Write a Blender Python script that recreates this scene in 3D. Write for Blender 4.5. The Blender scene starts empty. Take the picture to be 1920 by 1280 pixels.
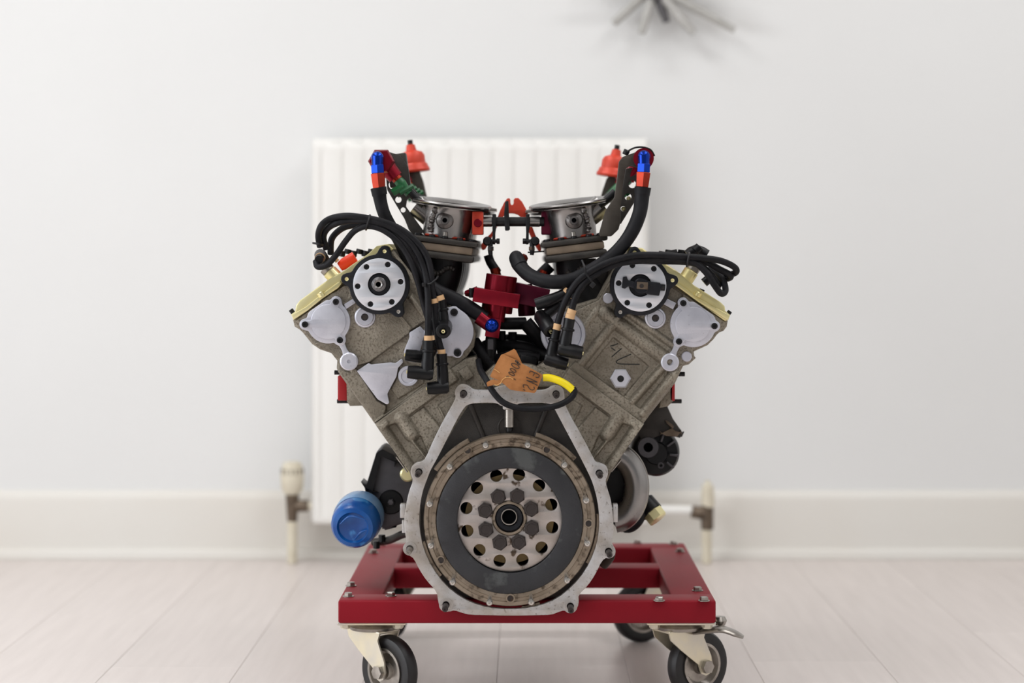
import bpy, bmesh, math, random
import numpy as np
from mathutils import Vector, Matrix, Quaternion
random.seed(7)
PI = math.pi
# ------------------------------------------------------------------ camera, light, exposure
F = 3733.33            # 70 mm lens on a 36 mm wide, 1920 px frame
Y0 = F / 1250.0        # distance of the bell-housing face
VX, VY, CZ = 985.0, 475.0, 0.688
ZW = 4.506             # back wall
sc = bpy.context.scene
COL = sc.collection
cd = bpy.data.cameras.new('camera'); cam = bpy.data.objects.new('camera', cd); COL.objects.link(cam)
cam.location = (0, 0, CZ); cam.rotation_euler = (PI/2, 0, 0)
cd.lens = 70; cd.sensor_width = 36; cd.clip_start = 0.05
cd.shift_x = -(VX - 960)/1920; cd.shift_y = -(640 - VY)/1920
cd.dof.use_dof = True; cd.dof.focus_distance = Y0 + 0.01; cd.dof.aperture_fstop = 2.4
sc.camera = cam
sc.view_settings.view_transform = 'Standard'; sc.view_settings.look = 'None'
sc.view_settings.gamma = 1; sc.view_settings.use_curve_mapping = False
sc.view_settings.exposure = 0.03
w = bpy.data.worlds.new('World'); sc.world = w; w.use_nodes = True
w.node_tree.nodes['Background'].inputs[0].default_value = (0.96, 0.98, 1.0, 1)
w.node_tree.nodes['Background'].inputs[1].default_value = 0.30

def area(name, loc, rot, sx, sy, energy, col):
    l = bpy.data.lights.new(name, 'AREA'); l.shape = 'RECTANGLE'; l.size = sx; l.size_y = sy
    l.energy = energy; l.color = col
    o = bpy.data.objects.new(name, l); o.location = loc; o.rotation_euler = rot; COL.objects.link(o)
for i, (lx, ly) in enumerate(((-1.3, 2.2), (1.3, 2.2), (-1.3, 3.2), (1.3, 3.2), (-1.3, 0.4), (1.3, 0.4))):
    area('ceiling_lamp_light', (lx, ly, 2.76), (0, 0, 0), 1.2, 0.3, 14 if lx < 0 else 12, (0.985, 0.99, 1.0))
area('side_window_light', (-2.95, 1.5, 1.05), (0, -PI/2, 0), 1.7, 3.0, 54, (0.90, 0.95, 1.0))

# ------------------------------------------------------------------ helpers
def P(px, py, d=0.0):
    Y = Y0 + d
    return Vector(((px - VX)/F*Y, Y, CZ - (py - VY)/F*Y))
def S(d=0.0): return (Y0 + d)/F
def lin(c):
    r = []
    for v in c[:3]:
        v = v/255.0
        r.append(v/12.92 if v <= 0.04045 else ((v + 0.055)/1.055)**2.4)
    return (*r, 1)
def mat(name, c1, metal=0.0, rough=0.5, c2=None, ns=20.0, lo=0.4, hi=0.65, bump=0.0, bs=400.0, rvar=0.0,
        c3=None, n3=60.0, t3=0.62, coat=0.0, aniso=None, spec=None, radial=False):
    m = bpy.data.materials.new(name); m.use_nodes = True
    nt = m.node_tree; N = nt.nodes; L = nt.links
    b = N['Principled BSDF']
    b.inputs['Base Color'].default_value = lin(c1); b.inputs['Metallic'].default_value = metal
    b.inputs['Roughness'].default_value = rough
    if spec is not None: b.inputs['Specular IOR Level'].default_value = spec
    if radial:
        tg_ = N.new('ShaderNodeTangent'); tg_.direction_type = 'RADIAL'; tg_.axis = 'Y'
        b.inputs['Anisotropic'].default_value = .75; L.new(tg_.outputs[0], b.inputs['Tangent'])
    if coat: b.inputs['Coat Weight'].default_value = coat; b.inputs['Coat Roughness'].default_value = 0.08
    tc = N.new('ShaderNodeTexCoord')
    src = tc.outputs['Object']
    if aniso:
        mp = N.new('ShaderNodeMapping'); mp.inputs['Scale'].default_value = aniso; L.new(src, mp.inputs[0]); src = mp.outputs[0]
    cur = None
    if c2:
        n = N.new('ShaderNodeTexNoise'); n.inputs['Scale'].default_value = ns; n.inputs['Detail'].default_value = 6
        L.new(src, n.inputs['Vector'])
        r = N.new('ShaderNodeValToRGB'); r.color_ramp.elements[0].position = lo; r.color_ramp.elements[1].position = hi
        r.color_ramp.elements[0].color = lin(c1); r.color_ramp.elements[1].color = lin(c2)
        L.new(n.outputs['Fac'], r.inputs[0]); cur = r.outputs[0]
        if rvar:
            mr = N.new('ShaderNodeMapRange'); mr.inputs[3].default_value = rough - rvar; mr.inputs[4].default_value = rough + rvar
            L.new(n.outputs['Fac'], mr.inputs[0]); L.new(mr.outputs[0], b.inputs['Roughness'])
    if c3:
        n = N.new('ShaderNodeTexNoise'); n.inputs['Scale'].default_value = n3; n.inputs['Detail'].default_value = 8
        L.new(src, n.inputs['Vector'])
        r = N.new('ShaderNodeValToRGB'); r.color_ramp.elements[0].position = t3; r.color_ramp.elements[1].position = t3 + (0.06 if n3 < 100 else 0.16)
        L.new(n.outputs['Fac'], r.inputs[0])
        mx = N.new('ShaderNodeMix'); mx.data_type = 'RGBA'
        L.new(r.outputs[0], mx.inputs[0])
        if cur: L.new(cur, mx.inputs[6])
        else: mx.inputs[6].default_value = lin(c1)
        mx.inputs[7].default_value = lin(c3); cur = mx.outputs[2]
    if cur: L.new(cur, b.inputs['Base Color'])
    if bump:
        n = N.new('ShaderNodeTexNoise'); n.inputs['Scale'].default_value = bs; n.inputs['Detail'].default_value = 4
        L.new(src, n.inputs['Vector'])
        bp = N.new('ShaderNodeBump'); bp.inputs['Strength'].default_value = bump; bp.inputs['Distance'].default_value = 0.001
        L.new(n.outputs['Fac'], bp.inputs['Height']); L.new(bp.outputs[0], b.inputs['Normal'])
    return m

def finish(me, smooth=True, angle=35):
    if smooth:
        for p in me.polygons: p.use_smooth = True
        try: me.set_sharp_from_angle(angle=math.radians(angle))
        except Exception: pass
    return me
def link(name, me, m, parent=None, label=None, loc=None, scale=None, rot=None):
    o = bpy.data.objects.new(name, me); COL.objects.link(o)
    if m is not None and not me.materials: me.materials.append(m)
    if parent is not None:
        o.parent = parent
        o.matrix_parent_inverse = BASE.get(parent.name, Matrix.Identity(4))
    if loc is not None: o.location = loc
    if scale is not None: o.scale = scale
    if rot is not None: o.rotation_euler = rot
    if label: o['label'] = label
    return o
BASE = {}
def thing(name, label, cat, loc, group=None):
    o = bpy.data.objects.new(name, None); COL.objects.link(o); o.location = loc
    o.empty_display_size = 0.05
    o['label'] = label; o['category'] = cat
    if group: o['group'] = group
    BASE[o.name] = Matrix.Translation(loc).inverted()
    return o
def bm_mesh(bm, name):
    bmesh.ops.recalc_face_normals(bm, faces=bm.faces)
    me = bpy.data.meshes.new(name); bm.to_mesh(me); bm.free(); return me
def chaikin(pts, n=1):
    for _ in range(n):
        q = []
        for i in range(len(pts)):
            a, b = pts[i], pts[(i + 1) % len(pts)]
            q.append((a[0]*.75 + b[0]*.25, a[1]*.75 + b[1]*.25)); q.append((a[0]*.25 + b[0]*.75, a[1]*.25 + b[1]*.75))
        pts = q
    return pts
def fillet(pts, r, n=4):
    out = []; k = len(pts)
    for i in range(k):
        p0 = Vector(pts[i - 1]); p = Vector(pts[i]); p1 = Vector(pts[(i + 1) % k])
        a = p0 - p; b = p1 - p
        rr = min(r, a.length*0.45, b.length*0.45)
        a.normalize(); b.normalize()
        s = p + a*rr; e = p + b*rr
        for j in range(n + 1):
            t = j/n
            q = s*(1 - t)**2 + p*2*t*(1 - t) + e*t*t
            out.append((q.x, q.y))
    return out
def circ(cx, cy, r, n=32, a0=0.0): return [(cx + r*math.cos(a0 + 2*PI*i/n), cy + r*math.sin(a0 + 2*PI*i/n)) for i in range(n)]
def z(o, s, pts): return [(o[0] + x/s, o[1] + y/s) for x, y in pts]
def mir(pts): return [(1911 - x, y) for x, y in pts][::-1]
def area2(p): return sum(p[i - 1][0]*p[i][1] - p[i][0]*p[i - 1][1] for i in range(len(p)))
def plate(name, loops, d, t, m, parent=None, bev=0.001, label=None, smooth=True):
    """flat part cut to an outline with holes; front face at depth d, thickness t"""
    if isinstance(loops[0][0], (int, float)): loops = [loops]
    cu = bpy.data.curves.new(name, 'CURVE'); cu.dimensions = '2D'; cu.fill_mode = 'BOTH'
    cu.extrude = max(t/2 - bev, 0.00005); cu.bevel_depth = bev; cu.bevel_resolution = 1
    s = S(d)
    ox = sum(q[0] for q in loops[0])/len(loops[0]); oy = sum(q[1] for q in loops[0])/len(loops[0])
    for k, lp in enumerate(loops):
        c = Vector((sum(q[0] for q in lp)/len(lp), sum(q[1] for q in lp)/len(lp)))
        sp = cu.splines.new('POLY'); sp.points.add(len(lp) - 1); sp.use_cyclic_u = True
        pp = [((q[0] - ox)*s, -(q[1] - oy)*s) for q in lp]
        a = area2(pp)
        if (a < 0) == (k == 0): pp = pp[::-1]
        # inset by the bevel so the outline keeps its size
        n = len(pp); qq = []
        for i in range(n):
            p = Vector(pp[i]); e0 = p - Vector(pp[i - 1]); e1 = Vector(pp[(i + 1) % n]) - p
            if e0.length < 1e-9 or e1.length < 1e-9: qq.append(pp[i]); continue
            n0 = Vector((-e0.y, e0.x)).normalized(); n1 = Vector((-e1.y, e1.x)).normalized()
            nn = n0 + n1
            if nn.length < 1e-6: qq.append(pp[i]); continue
            nn.normalize(); kk = bev/max(0.5, nn.dot(n0)); qq.append(((p + nn*kk).x, (p + nn*kk).y))
        for i, q in enumerate(qq): sp.points[i].co = (q[0], q[1], 0, 1)
    ob = bpy.data.objects.new('tmp', cu); COL.objects.link(ob)
    dg = bpy.context.evaluated_depsgraph_get(); dg.update()
    me = bpy.data.meshes.new_from_object(ob.evaluated_get(dg)); bpy.data.objects.remove(ob); bpy.data.curves.remove(cu)
    me.name = name; me.materials.clear()
    bm = bmesh.new(); bm.from_mesh(me); bmesh.ops.remove_doubles(bm, verts=bm.verts, dist=1e-6)
    c = P(ox, oy, d); c.y += t/2
    M = Matrix.Translation(c) @ Matrix.Rotation(PI/2, 4, 'X')
    bm.transform(M); bmesh.ops.recalc_face_normals(bm, faces=bm.faces); bm.to_mesh(me); bm.free()
    finish(me, smooth, 28)
    return link(name, me, m, parent, label)
def frame(axis):
    a = Vector(axis).normalized()
    u = a.cross(Vector((0, 0, 1)) if abs(a.z) < 0.9 else Vector((1, 0, 0))).normalized()
    return u, a.cross(u), a
def lathe_bm(prof, o, axis, n=32, bm=None, a0=0.0):
    bm = bm or bmesh.new(); u, v, a = frame(axis); o = Vector(o); rings = []
    for r, h in prof:
        if r < 1e-6: rings.append([bm.verts.new(o + a*h)])
        else: rings.append([bm.verts.new(o + a*h + (u*math.cos(a0 + 2*PI*i/n) + v*math.sin(a0 + 2*PI*i/n))*r) for i in range(n)])
    for A, B in zip(rings, rings[1:]):
        for i in range(n):
            j = (i + 1) % n
            if len(A) == 1 and len(B) == 1: continue
            if len(A) == 1: bm.faces.new((A[0], B[i], B[j]))
            elif len(B) == 1: bm.faces.new((A[i], B[0], A[j]))
            else: bm.faces.new((A[i], B[i], B[j], A[j]))
    return bm
def lathe(name, prof, o, axis, m, parent=None, n=32, label=None, angle=35):
    return link(name, finish(bm_mesh(lathe_bm(prof, o, axis, n), name), True, angle), m, parent, label)
def cyl(name, a, b, r, m, parent=None, n=24, label=None, r2=None, bev=None):
    a = Vector(a); b = Vector(b); L = (b - a).length; r2 = r if r2 is None else r2
    e = bev if bev is not None else min(r, L)*0.12
    return lathe(name, [(0, 0), (r - e, 0), (r, e), (r2, L - e), (r2 - e, L), (0, L)], a, b - a, m, parent, n, label)
def crom(pts, k=8):
    pts = [Vector(p) for p in pts]; out = []
    for i in range(len(pts) - 1):
        p0 = pts[max(i - 1, 0)]; p1 = pts[i]; p2 = pts[i + 1]; p3 = pts[min(i + 2, len(pts) - 1)]
        for j in range(k):
            t = j/k
            out.append(0.5*((2*p1) + (p2 - p0)*t + (2*p0 - 5*p1 + 4*p2 - p3)*t*t + (3*p1 - p0 - 3*p2 + p3)*t**3))
    out.append(pts[-1]); return out
def tube_bm(pts, r, n=14, k=8, bm=None, flat=1.0, wob=0.0):
    bm = bm or bmesh.new(); q = crom(pts, k) if k > 1 else [Vector(p) for p in pts]; rings = []
    t = (q[1] - q[0]).normalized(); u = frame(t)[0]
    for i, p in enumerate(q):
        t = (q[min(i + 1, len(q) - 1)] - q[max(i - 1, 0)]).normalized()
        u = (u - t*u.dot(t)).normalized(); v = t.cross(u)
        f = i/(len(q) - 1)
        rr = (r if not isinstance(r, (list, tuple)) else float(np.interp(f, np.linspace(0, 1, len(r)), r)))
        if wob: rr *= 1 + wob*math.sin(i*1.7)
        rings.append([bm.verts.new(p + (u*math.cos(2*PI*j/n) + v*math.sin(2*PI*j/n)*flat)*rr) for j in range(n)])
    for A, B in zip(rings, rings[1:]):
        for j in range(n): bm.faces.new((A[j], A[(j + 1) % n], B[(j + 1) % n], B[j]))
    for R in (rings[0], rings[-1]): bm.faces.new(R)
    return bm
def tube(name, pts, r, m, parent=None, n=14, k=8, label=None, wob=0.0):
    return link(name, finish(bm_mesh(tube_bm(pts, r, n, k, wob=wob), name), True, 50), m, parent, label)
def ptube(name, pp, r, m, parent=None, label=None, n=14, k=8):
    """pp: (px, py, depth); r in pixels at the focus plane"""
    return tube(name, [P(*p) for p in pp], r/1250.0 if not isinstance(r, (list, tuple)) else [q/1250.0 for q in r], m, parent, n, k, label)
def box_bm(c, dims, bev=0.001, rot=None, bm=None, seg=2):
    b = bmesh.new(); bmesh.ops.create_cube(b, size=1)
    for v in b.verts: v.co = Vector((v.co.x*dims[0], v.co.y*dims[1], v.co.z*dims[2]))
    if bev: bmesh.ops.bevel(b, geom=b.edges[:], offset=bev, segments=seg, affect='EDGES', profile=0.5)
    M = Matrix.Translation(c)
    if rot is not None: M = M @ rot
    b.transform(M)
    if bm is None: return b
    me = bpy.data.meshes.new('t'); b.to_mesh(me); b.free(); bm.from_mesh(me); bpy.data.meshes.remove(me); return bm
def box(name, c, dims, m, parent=None, bev=0.001, rot=None, label=None):
    return link(name, finish(bm_mesh(box_bm(c, dims, bev, rot), name), True, 30), m, parent, label)
def box2(name, x0, x1, y0, y1, z0, z1, m, parent=None, bev=0.001, label=None):
    return box(name, ((x0+x1)/2, (y0+y1)/2, (z0+z1)/2), (x1-x0, y1-y0, z1-z0), m, parent, bev, None, label)
def pbox(name, x0, y0, x1, y1, d0, d1, m, parent=None, bev=0.001, ang=0, label=None):
    s = S(d0); c = P((x0+x1)/2, (y0+y1)/2, d0); c.y += (d1-d0)/2
    return box(name, c, (abs(x1-x0)*s, d1-d0, abs(y1-y0)*s), m, parent, bev, Matrix.Rotation(math.radians(ang), 4, 'Y'), label)
# --- relief of a casting: paint heights on a grid, blur to get cast fillets
def inpoly(X, Y, poly):
    ins = np.zeros(X.shape, bool); n = len(poly)
    for i in range(n):
        x1, y1 = poly[i]; x2, y2 = poly[(i+1) % n]
        if y1 == y2: continue
        c = ((y1 > Y) != (y2 > Y)) & (X < (x2-x1)*(Y-y1)/(y2-y1)+x1)
        ins ^= c
    return ins
def relief(name, clip, feats, d, m, parent, step=1.0, blur=2, base=0.0, label=None):
    """feats: ('poly', pts, h) | ('cap', x1,y1,x2,y2,r,h) | ('round', ...same: half-round) ; h in mm towards the viewer"""
    xs = [p[0] for p in clip]; ys = [p[1] for p in clip]
    gx = np.arange(min(xs)-2, max(xs)+2+step, step); gy = np.arange(min(ys)-2, max(ys)+2+step, step)
    X, Y = np.meshgrid(gx, gy); H = np.full(X.shape, float(base))
    for f in feats:
        if f[0] == 'poly': H[inpoly(X, Y, f[1])] = f[2]
        else:
            _, x1, y1, x2, y2, r, h = f
            dx, dy = x2-x1, y2-y1; L2 = max(dx*dx+dy*dy, 1e-6)
            t = np.clip(((X-x1)*dx+(Y-y1)*dy)/L2, 0, 1); D = np.hypot(X-x1-t*dx, Y-y1-t*dy)
            k = D < r
            if f[0] == 'cap': H[k] = np.maximum(H[k], h) if h >= 0 else h
            else: H[k] = np.maximum(H[k], (h*np.sqrt(np.clip(1-(D/r)**2, 0, 1)))[k])
    inside = inpoly(X, Y, clip)
    for _ in range(blur):
        Pd = np.pad(H, 1, mode='edge')
        H = sum(Pd[a:a+H.shape[0], b:b+H.shape[1]]*wt for a, b, wt in
                ((0,0,1),(0,1,2),(0,2,1),(1,0,2),(1,1,4),(1,2,2),(2,0,1),(2,1,2),(2,2,1)))/16.0
    # distance-like falloff near the clip edge so the sheet sinks into the body behind it
    E = inside.astype(float)
    for _ in range(2):
        Pd = np.pad(E, 1, mode='edge')
        E = np.minimum.reduce([Pd[1:-1,1:-1], Pd[:-2,1:-1], Pd[2:,1:-1], Pd[1:-1,:-2], Pd[1:-1,2:]]) * 0.5 + E*0.5
    H = H*1.3
    H = np.where(E > 0.99, H, H*E - (1-E)*1.5)
    s = S(d); nx, ny = len(gx), len(gy)
    VX_ = (X-VX)*s; VZ_ = CZ-(Y-VY)*s; VY_ = (Y0+d)-H/1000.0
    idx = -np.ones(X.shape, int); idx[inside] = np.arange(inside.sum())
    verts = np.stack([VX_[inside], VY_[inside], VZ_[inside]], 1)
    a, b, c, e = idx[:-1,:-1], idx[:-1,1:], idx[1:,1:], idx[1:,:-1]
    ok = (a >= 0) & (b >= 0) & (c >= 0) & (e >= 0)
    faces = np.stack([a[ok], e[ok], c[ok], b[ok]], 1)
    me = bpy.data.meshes.new(name); me.from_pydata(verts.tolist(), [], faces.tolist()); me.update()
    for p in me.polygons: p.use_smooth = True
    return link(name, me, m, parent, label)
# --- shared small fixings, built about the origin, pointing to -Y, radius 1 = 1 m (scaled)
def m_hexhead():
    bm = lathe_bm([(0, 0), (1, 0), (1, .50), (.90, .60), (.3, .6)], (0,0,0), (0,-1,0), 6); lathe_bm([(.86, .5), (.86, .66), (.8, .74), (.62, .75), (.58, .70), (0, .70)], (0,0,0), (0,-1,0), 28, bm); return finish(bm_mesh(bm, 'hex_head'), True, 30)
def m_hexflange():
    bm = lathe_bm([(0, 0), (1.35, 0), (1.35, .15), (1.0, .18)], (0,0,0), (0,-1,0), 20)
    lathe_bm([(1, .1), (1, .8), (.86, .95), (0, .95)], (0,0,0), (0,-1,0), 6, bm); return finish(bm_mesh(bm, 'hex_bolt'), True, 30)
def m_socket():
    bm = lathe_bm([(0, 0), (1, 0), (1, .6), (.88, .72), (.52, .72)], (0,0,0), (0,-1,0), 20)
    lathe_bm([(.52, .72), (.5, .15), (0, .12)], (0,0,0), (0,-1,0), 20, bm)
    return finish(bm_mesh(bm, 'socket_screw'), True, 30)
def m_stud():
    bm = lathe_bm([(0, 0), (1.5, 0), (1.5, .25), (1, .3), (1, 8.2), (.85, 8.6), (.42, 8.65), (.38, 8.2), (0, 8.1)], (0,0,0), (0,-1,0), 20)
    return finish(bm_mesh(bm, 'stud'), True, 30)
def m_pin():
    bm = lathe_bm([(0, 0), (.85, 0), (.85, 11.6), (1.22, 11.9), (1.22, 13.6), (.9, 14.3), (.4, 14.4), (.33, 13.8), (0, 13.6)], (0,0,0), (0,-1,0), 16)
    return finish(bm_mesh(bm, 'clutch_pin'), True, 30)
HEX, HEXF, SOCK, STUD, PIN = m_hexhead(), m_hexflange(), m_socket(), m_stud(), m_pin()
_cache = {}
def fix(name, kind, m, px, py, d, r, parent, rot=None, yrot=0.0, label=None):
    key = (kind.name, m.name)
    if key not in _cache:
        me = kind.copy(); me.materials.clear(); me.materials.append(m); _cache[key] = me
    k = r*S(d)
    return link(name, _cache[key], None, parent, label, P(px, py, d), (k, k, k), rot if rot is not None else (0, yrot, 0))

# ------------------------------------------------------------------ materials
M = {}
M['wall'] = mat('wall_paint', (232, 232, 231), 0, .75, (229, 229, 228), 1.2, bump=.04, bs=90)
M['skirting'] = mat('skirting_paint', (229, 226, 220), 0, .45, (226, 221, 213), 1.5)
M['ceiling'] = mat('ceiling_paint', (235, 235, 232), 0, .9, (228, 228, 225), 2)
M['floor_core'] = mat('floor_underlay', (120, 110, 104), 0, .8, (100, 92, 86), 3)
M['white_metal'] = mat('radiator_enamel', (242, 240, 236), 0, .4, (238, 236, 231), 3)
M['cream'] = mat('cream_plastic', (222, 214, 194), 0, .5, (212, 203, 182), 30)
M['brass_dull'] = mat('dull_valve_brass', (112, 98, 84), .6, .5, (90, 78, 66), 60)
M['cast'] = mat('cast_aluminium', (156, 148, 134), .55, .5, (122, 114, 101), 16, bump=.9, bs=600, c3=(112, 103, 90), n3=330, t3=.49)
M['castdark'] = mat('oily_cast_metal', (64, 60, 57), .5, .5, (46, 43, 41), 20, bump=.5, bs=800)
M['mach'] = mat('machined_aluminium', (212, 212, 221), .65, .38, (192, 192, 202), 25, bump=.15, bs=400, c3=(120, 114, 108), n3=140, t3=.66)
M['bell'] = mat('scuffed_plate_aluminium', (202, 200, 200), .65, .42, (176, 168, 160), 30, bump=.4, bs=260, c3=(104, 90, 76), n3=210, t3=.60)
M['disc'] = mat('brushed_disc', (232, 233, 238), .65, .34, (222, 223, 230), 20, radial=True)
M['gold'] = mat('gold_chromate', (238, 228, 176), .65, .3, (226, 212, 150), 10, bump=.08, bs=300)
M['black'] = mat('black_anodised', (20, 22, 30), .3, .42, (15, 16, 22), 30)
M['blackplastic'] = mat('black_plastic', (15, 15, 17), 0, .36, (24, 23, 25), 40, bump=.1, bs=300, spec=.25)
M['rubber'] = mat('black_rubber', (20, 20, 23), 0, .5, (29, 28, 31), 60, bump=.15, bs=500, spec=.18)
M['screw'] = mat('black_screw_steel', (32, 32, 34), .6, .42, (46, 45, 46), 80)
M['pinsteel'] = mat('bright_pin_steel', (214, 210, 204), .85, .22, (196, 190, 182), 60)
M['steel'] = mat('steel', (168, 162, 155), .9, .3, (140, 134, 128), 50, rvar=.08)
M['darksteel'] = mat('dark_bolt_steel', (74, 68, 66), .7, .45, (54, 51, 52), 40, c3=(92, 70, 52), n3=80, t3=.6)
M['ring'] = mat('worn_flywheel_steel', (158, 144, 128), .65, .4, (134, 120, 104), 24, c3=(84, 72, 60), n3=110, t3=.54, bump=.3, bs=300)
M['friction'] = mat('dark_friction_face', (52, 52, 55), .15, .55, (42, 42, 45), 12, c3=(78, 80, 80), n3=22, t3=.6, bump=.5, bs=600)
M['hub'] = mat('hub_plate_steel', (196, 188, 184), .65, .38, (170, 160, 152), 22, c3=(84, 70, 58), n3=60, t3=.6, bump=.15, bs=400, radial=True)
M['khaki'] = mat('khaki_backing', (132, 112, 72), .4, .5, (110, 92, 58), 30)
M['void'] = mat('hole_shade_black', (8, 8, 10), 0, .6, (12, 12, 14), 20, spec=0.0)  # sheenless black, paints the shade inside holes and recesses
M['crimson'] = mat('crimson_anodised', (140, 14, 36), .7, .3, (122, 10, 32), 30)
M['purple'] = mat('plum_anodised', (98, 10, 44), .6, .36, (84, 8, 38), 30)
M['orange'] = mat('orange_anodised', (160, 50, 28), .7, .26, (144, 40, 22), 30)
M['orangematt'] = mat('orange_red_bracket', (214, 70, 46), .15, .42, (200, 60, 38), 30)
M['orangeplastic'] = mat('orange_cap_plastic', (250, 66, 22), 0, .35, (240, 58, 18), 30)
M['blue'] = mat('blue_anodised', (12, 56, 162), .8, .17, (10, 48, 146), 30)
M['green'] = mat('green_injector_plastic', (22, 100, 52), 0, .35, (16, 84, 44), 40)
M['redblank'] = mat('red_port_cover', (178, 20, 28), .1, .45, (164, 18, 26), 30)
M['chrome'] = mat('polished_steel', (150, 147, 145), .95, .27, (128, 124, 122), 14, rvar=.07)
M['weld'] = mat('weld_bead', (128, 124, 122), .9, .3, (92, 86, 84), 60, bump=.5, bs=260)
M['bracket'] = mat('grey_brown_bracket', (78, 72, 65), .5, .45, (66, 60, 54), 40, bump=.2, bs=500)
M['beige'] = mat('beige_gasket', (140, 124, 106), .3, .55, (122, 106, 90), 40)
M['darkplate'] = mat('dark_flange', (70, 66, 62), .5, .45, (56, 53, 50), 40, bump=.3, bs=500)
M['red'] = mat('red_powder_coat', (136, 14, 31), .05, .5, (124, 12, 28), 6, bump=.08, bs=700, spec=.2)
M['zinc'] = mat('yellow_zinc_plate', (226, 216, 190), .65, .3, (204, 200, 194), 14, bump=.04, bs=200)
M['tyre'] = mat('caster_rubber', (20, 18, 20), 0, .45, (28, 26, 28), 40, bump=.1, bs=300)
M['card'] = mat('brown_cardboard', (174, 116, 66), 0, .85, (156, 100, 52), 60, bump=.3, bs=400)
M['ink'] = mat('black_ink', (22, 24, 24), 0, .6, (28, 30, 28), 50)
M['yellow'] = mat('yellow_sleeve', (246, 222, 10), 0, .4, (238, 212, 8), 40)
M['sleeve'] = mat('tan_marker_sleeve', (206, 166, 122), 0, .6, (208, 168, 124), 80)
M['wrap'] = mat('blue_plastic_wrap', (6, 88, 164), 0, .26, (4, 68, 140), 24, c3=(60, 128, 190), n3=26, t3=.6, bump=1.0, bs=55)
M['wrapclear'] = mat('pale_plastic_film', (120, 156, 196), 0, .2, (96, 130, 170), 30)
M['greyplastic'] = mat('grey_housing', (84, 82, 86), .2, .5, (68, 66, 70), 18)
M['gloss'] = mat('grey_ornament', (88, 86, 90), .3, .5, (100, 98, 98), 20)

# floor planks: three close tones, grain running away from the camera
def plank_mat(i):
    t = ((221, 211, 206), (219, 209, 204), (223, 213, 208))[i]
    c2 = tuple(v-8 for v in t)
    return mat('pale_wood_laminate', t, 0, .33, c2, 3.5, .35, .7, bump=.05, bs=120, aniso=(14, 1, 14))
PM = [plank_mat(i) for i in range(3)]

# ------------------------------------------------------------------ the room
def struct(o): o['kind'] = 'structure'; return o
floor = struct(box2('floor', -3.0, 3.0, -1.2, ZW+.05, -.06, -.012, M['floor_core'], None, 0))
pw = 0.2145; x0 = .383 - 16*pw; pms = {}
for k in range(31):
    xa = x0 + k*pw
    if xa < -2.9 or xa + pw > 2.9: continue
    y = -1.2 - ((k*0.47) % 1.2)
    while y < ZW - .02:
        ya, yb = max(y, -1.2), min(y + 1.22, ZW)
        if yb - ya > .03:
            key = (round(yb-ya, 3))
            if key not in pms:
                bm = box_bm((0,0,-.006), (pw-.0005, yb-ya-.0005, .012), .0004, seg=1); pms[key] = [None]*3
                base = finish(bm_mesh(bm, 'plank'), False)
                for i in range(3): me = base.copy(); me.materials.append(PM[i]); pms[key][i] = me
            link('plank', pms[key][random.randrange(3)], None, floor, None, (xa+pw/2, (ya+yb)/2, 0))
        y += 1.22
struct(box2('wall_back', -3.0, 3.0, ZW, ZW+.1, -.06, 2.8, M['wall'], None, 0))
struct(box2('wall_left', -3.1, -3.0, -1.2, ZW+.1, -.06, 2.8, M['wall'], None, 0))
struct(box2('wall_right', 3.0, 3.1, -1.2, ZW+.1, -.06, 2.8, M['wall'], None, 0))
struct(box2('ceiling', -3.1, 3.1, -1.2, ZW+.1, 2.8, 2.86, M['ceiling'], None, 0))
def prof_strip(name, prof, x0, x1, m):
    bm = bmesh.new(); A = [bm.verts.new((x0, ZW - a, b)) for a, b in prof]; B = [bm.verts.new((x1, ZW - a, b)) for a, b in prof]
    n = len(prof)
    for i in range(n): j = (i+1) % n; bm.faces.new((A[i], A[j], B[j], B[i]))
    bm.faces.new(A); bm.faces.new(B[::-1])
    return struct(link(name, finish(bm_mesh(bm, name), True, 40), m))
prof_strip('baseboard_back', [(0, .004), (.018, .004), (.018, .132), (.015, .144), (.009, .150), (0, .153)], -2.999, 2.999, M['skirting'])
prof_strip('trim_1', [(.018, .0005), (.034, .0005), (.034, .012), (.030, .020), (.018, .024)], -2.999, 2.999, M['skirting'])

# ------------------------------------------------------------------ radiator and its valves
def PW(px, py, Y): return Vector(((px-VX)/F*Y, Y, CZ-(py-VY)/F*Y))
RY = 4.405
rad = thing('radiator', 'white fluted panel radiator on the back wall behind the engine', 'radiator', (PW(900, 985, RY).x, RY, PW(900, 985, RY).z))
a = PW(584, 258, RY); b = PW(1216, 985, RY)
box2('back_panel', a.x+.006, b.x-.006, RY+.052, RY+.062, b.z+.01, a.z-.02, M['white_metal'], rad, .003)
for k, xx in enumerate((a.x, b.x-.004)):
    box2('side_panel', xx, xx+.004, RY+.004, RY+.066, b.z+.012, a.z-.006, M['white_metal'], rad, .001)
bm = bmesh.new(); nf = 15; p = (b.x-a.x-.036)/nf
prof = [(a.x+.004, .004), (a.x+.006, 0)]
for k in range(nf):
    xx = a.x+.018 + k*p
    prof += [(xx, 0), (xx+p*.10, .003), (xx+p*.16, .003), (xx+p*.28, 0), (xx+p, 0)]
prof += [(b.x-.006, 0), (b.x-.004, .004)]
zt, zb = PW(0, 291, RY).z, PW(0, 962, RY).z
rows = [(b.z+.002, 0, .004), (b.z+.006, 0, 0), (zb-.012, 0, 0), (zb, 1, 0), (zt, 1, 0), (zt+.012, 0, 0), (a.z-.006, 0, 0), (a.z-.002, 0, .006), (a.z-.001, 0, .012)]
R_ = [[bm.verts.new((x, RY + dy*f + off, zz)) for x, dy in prof] for zz, f, off in rows]
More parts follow.
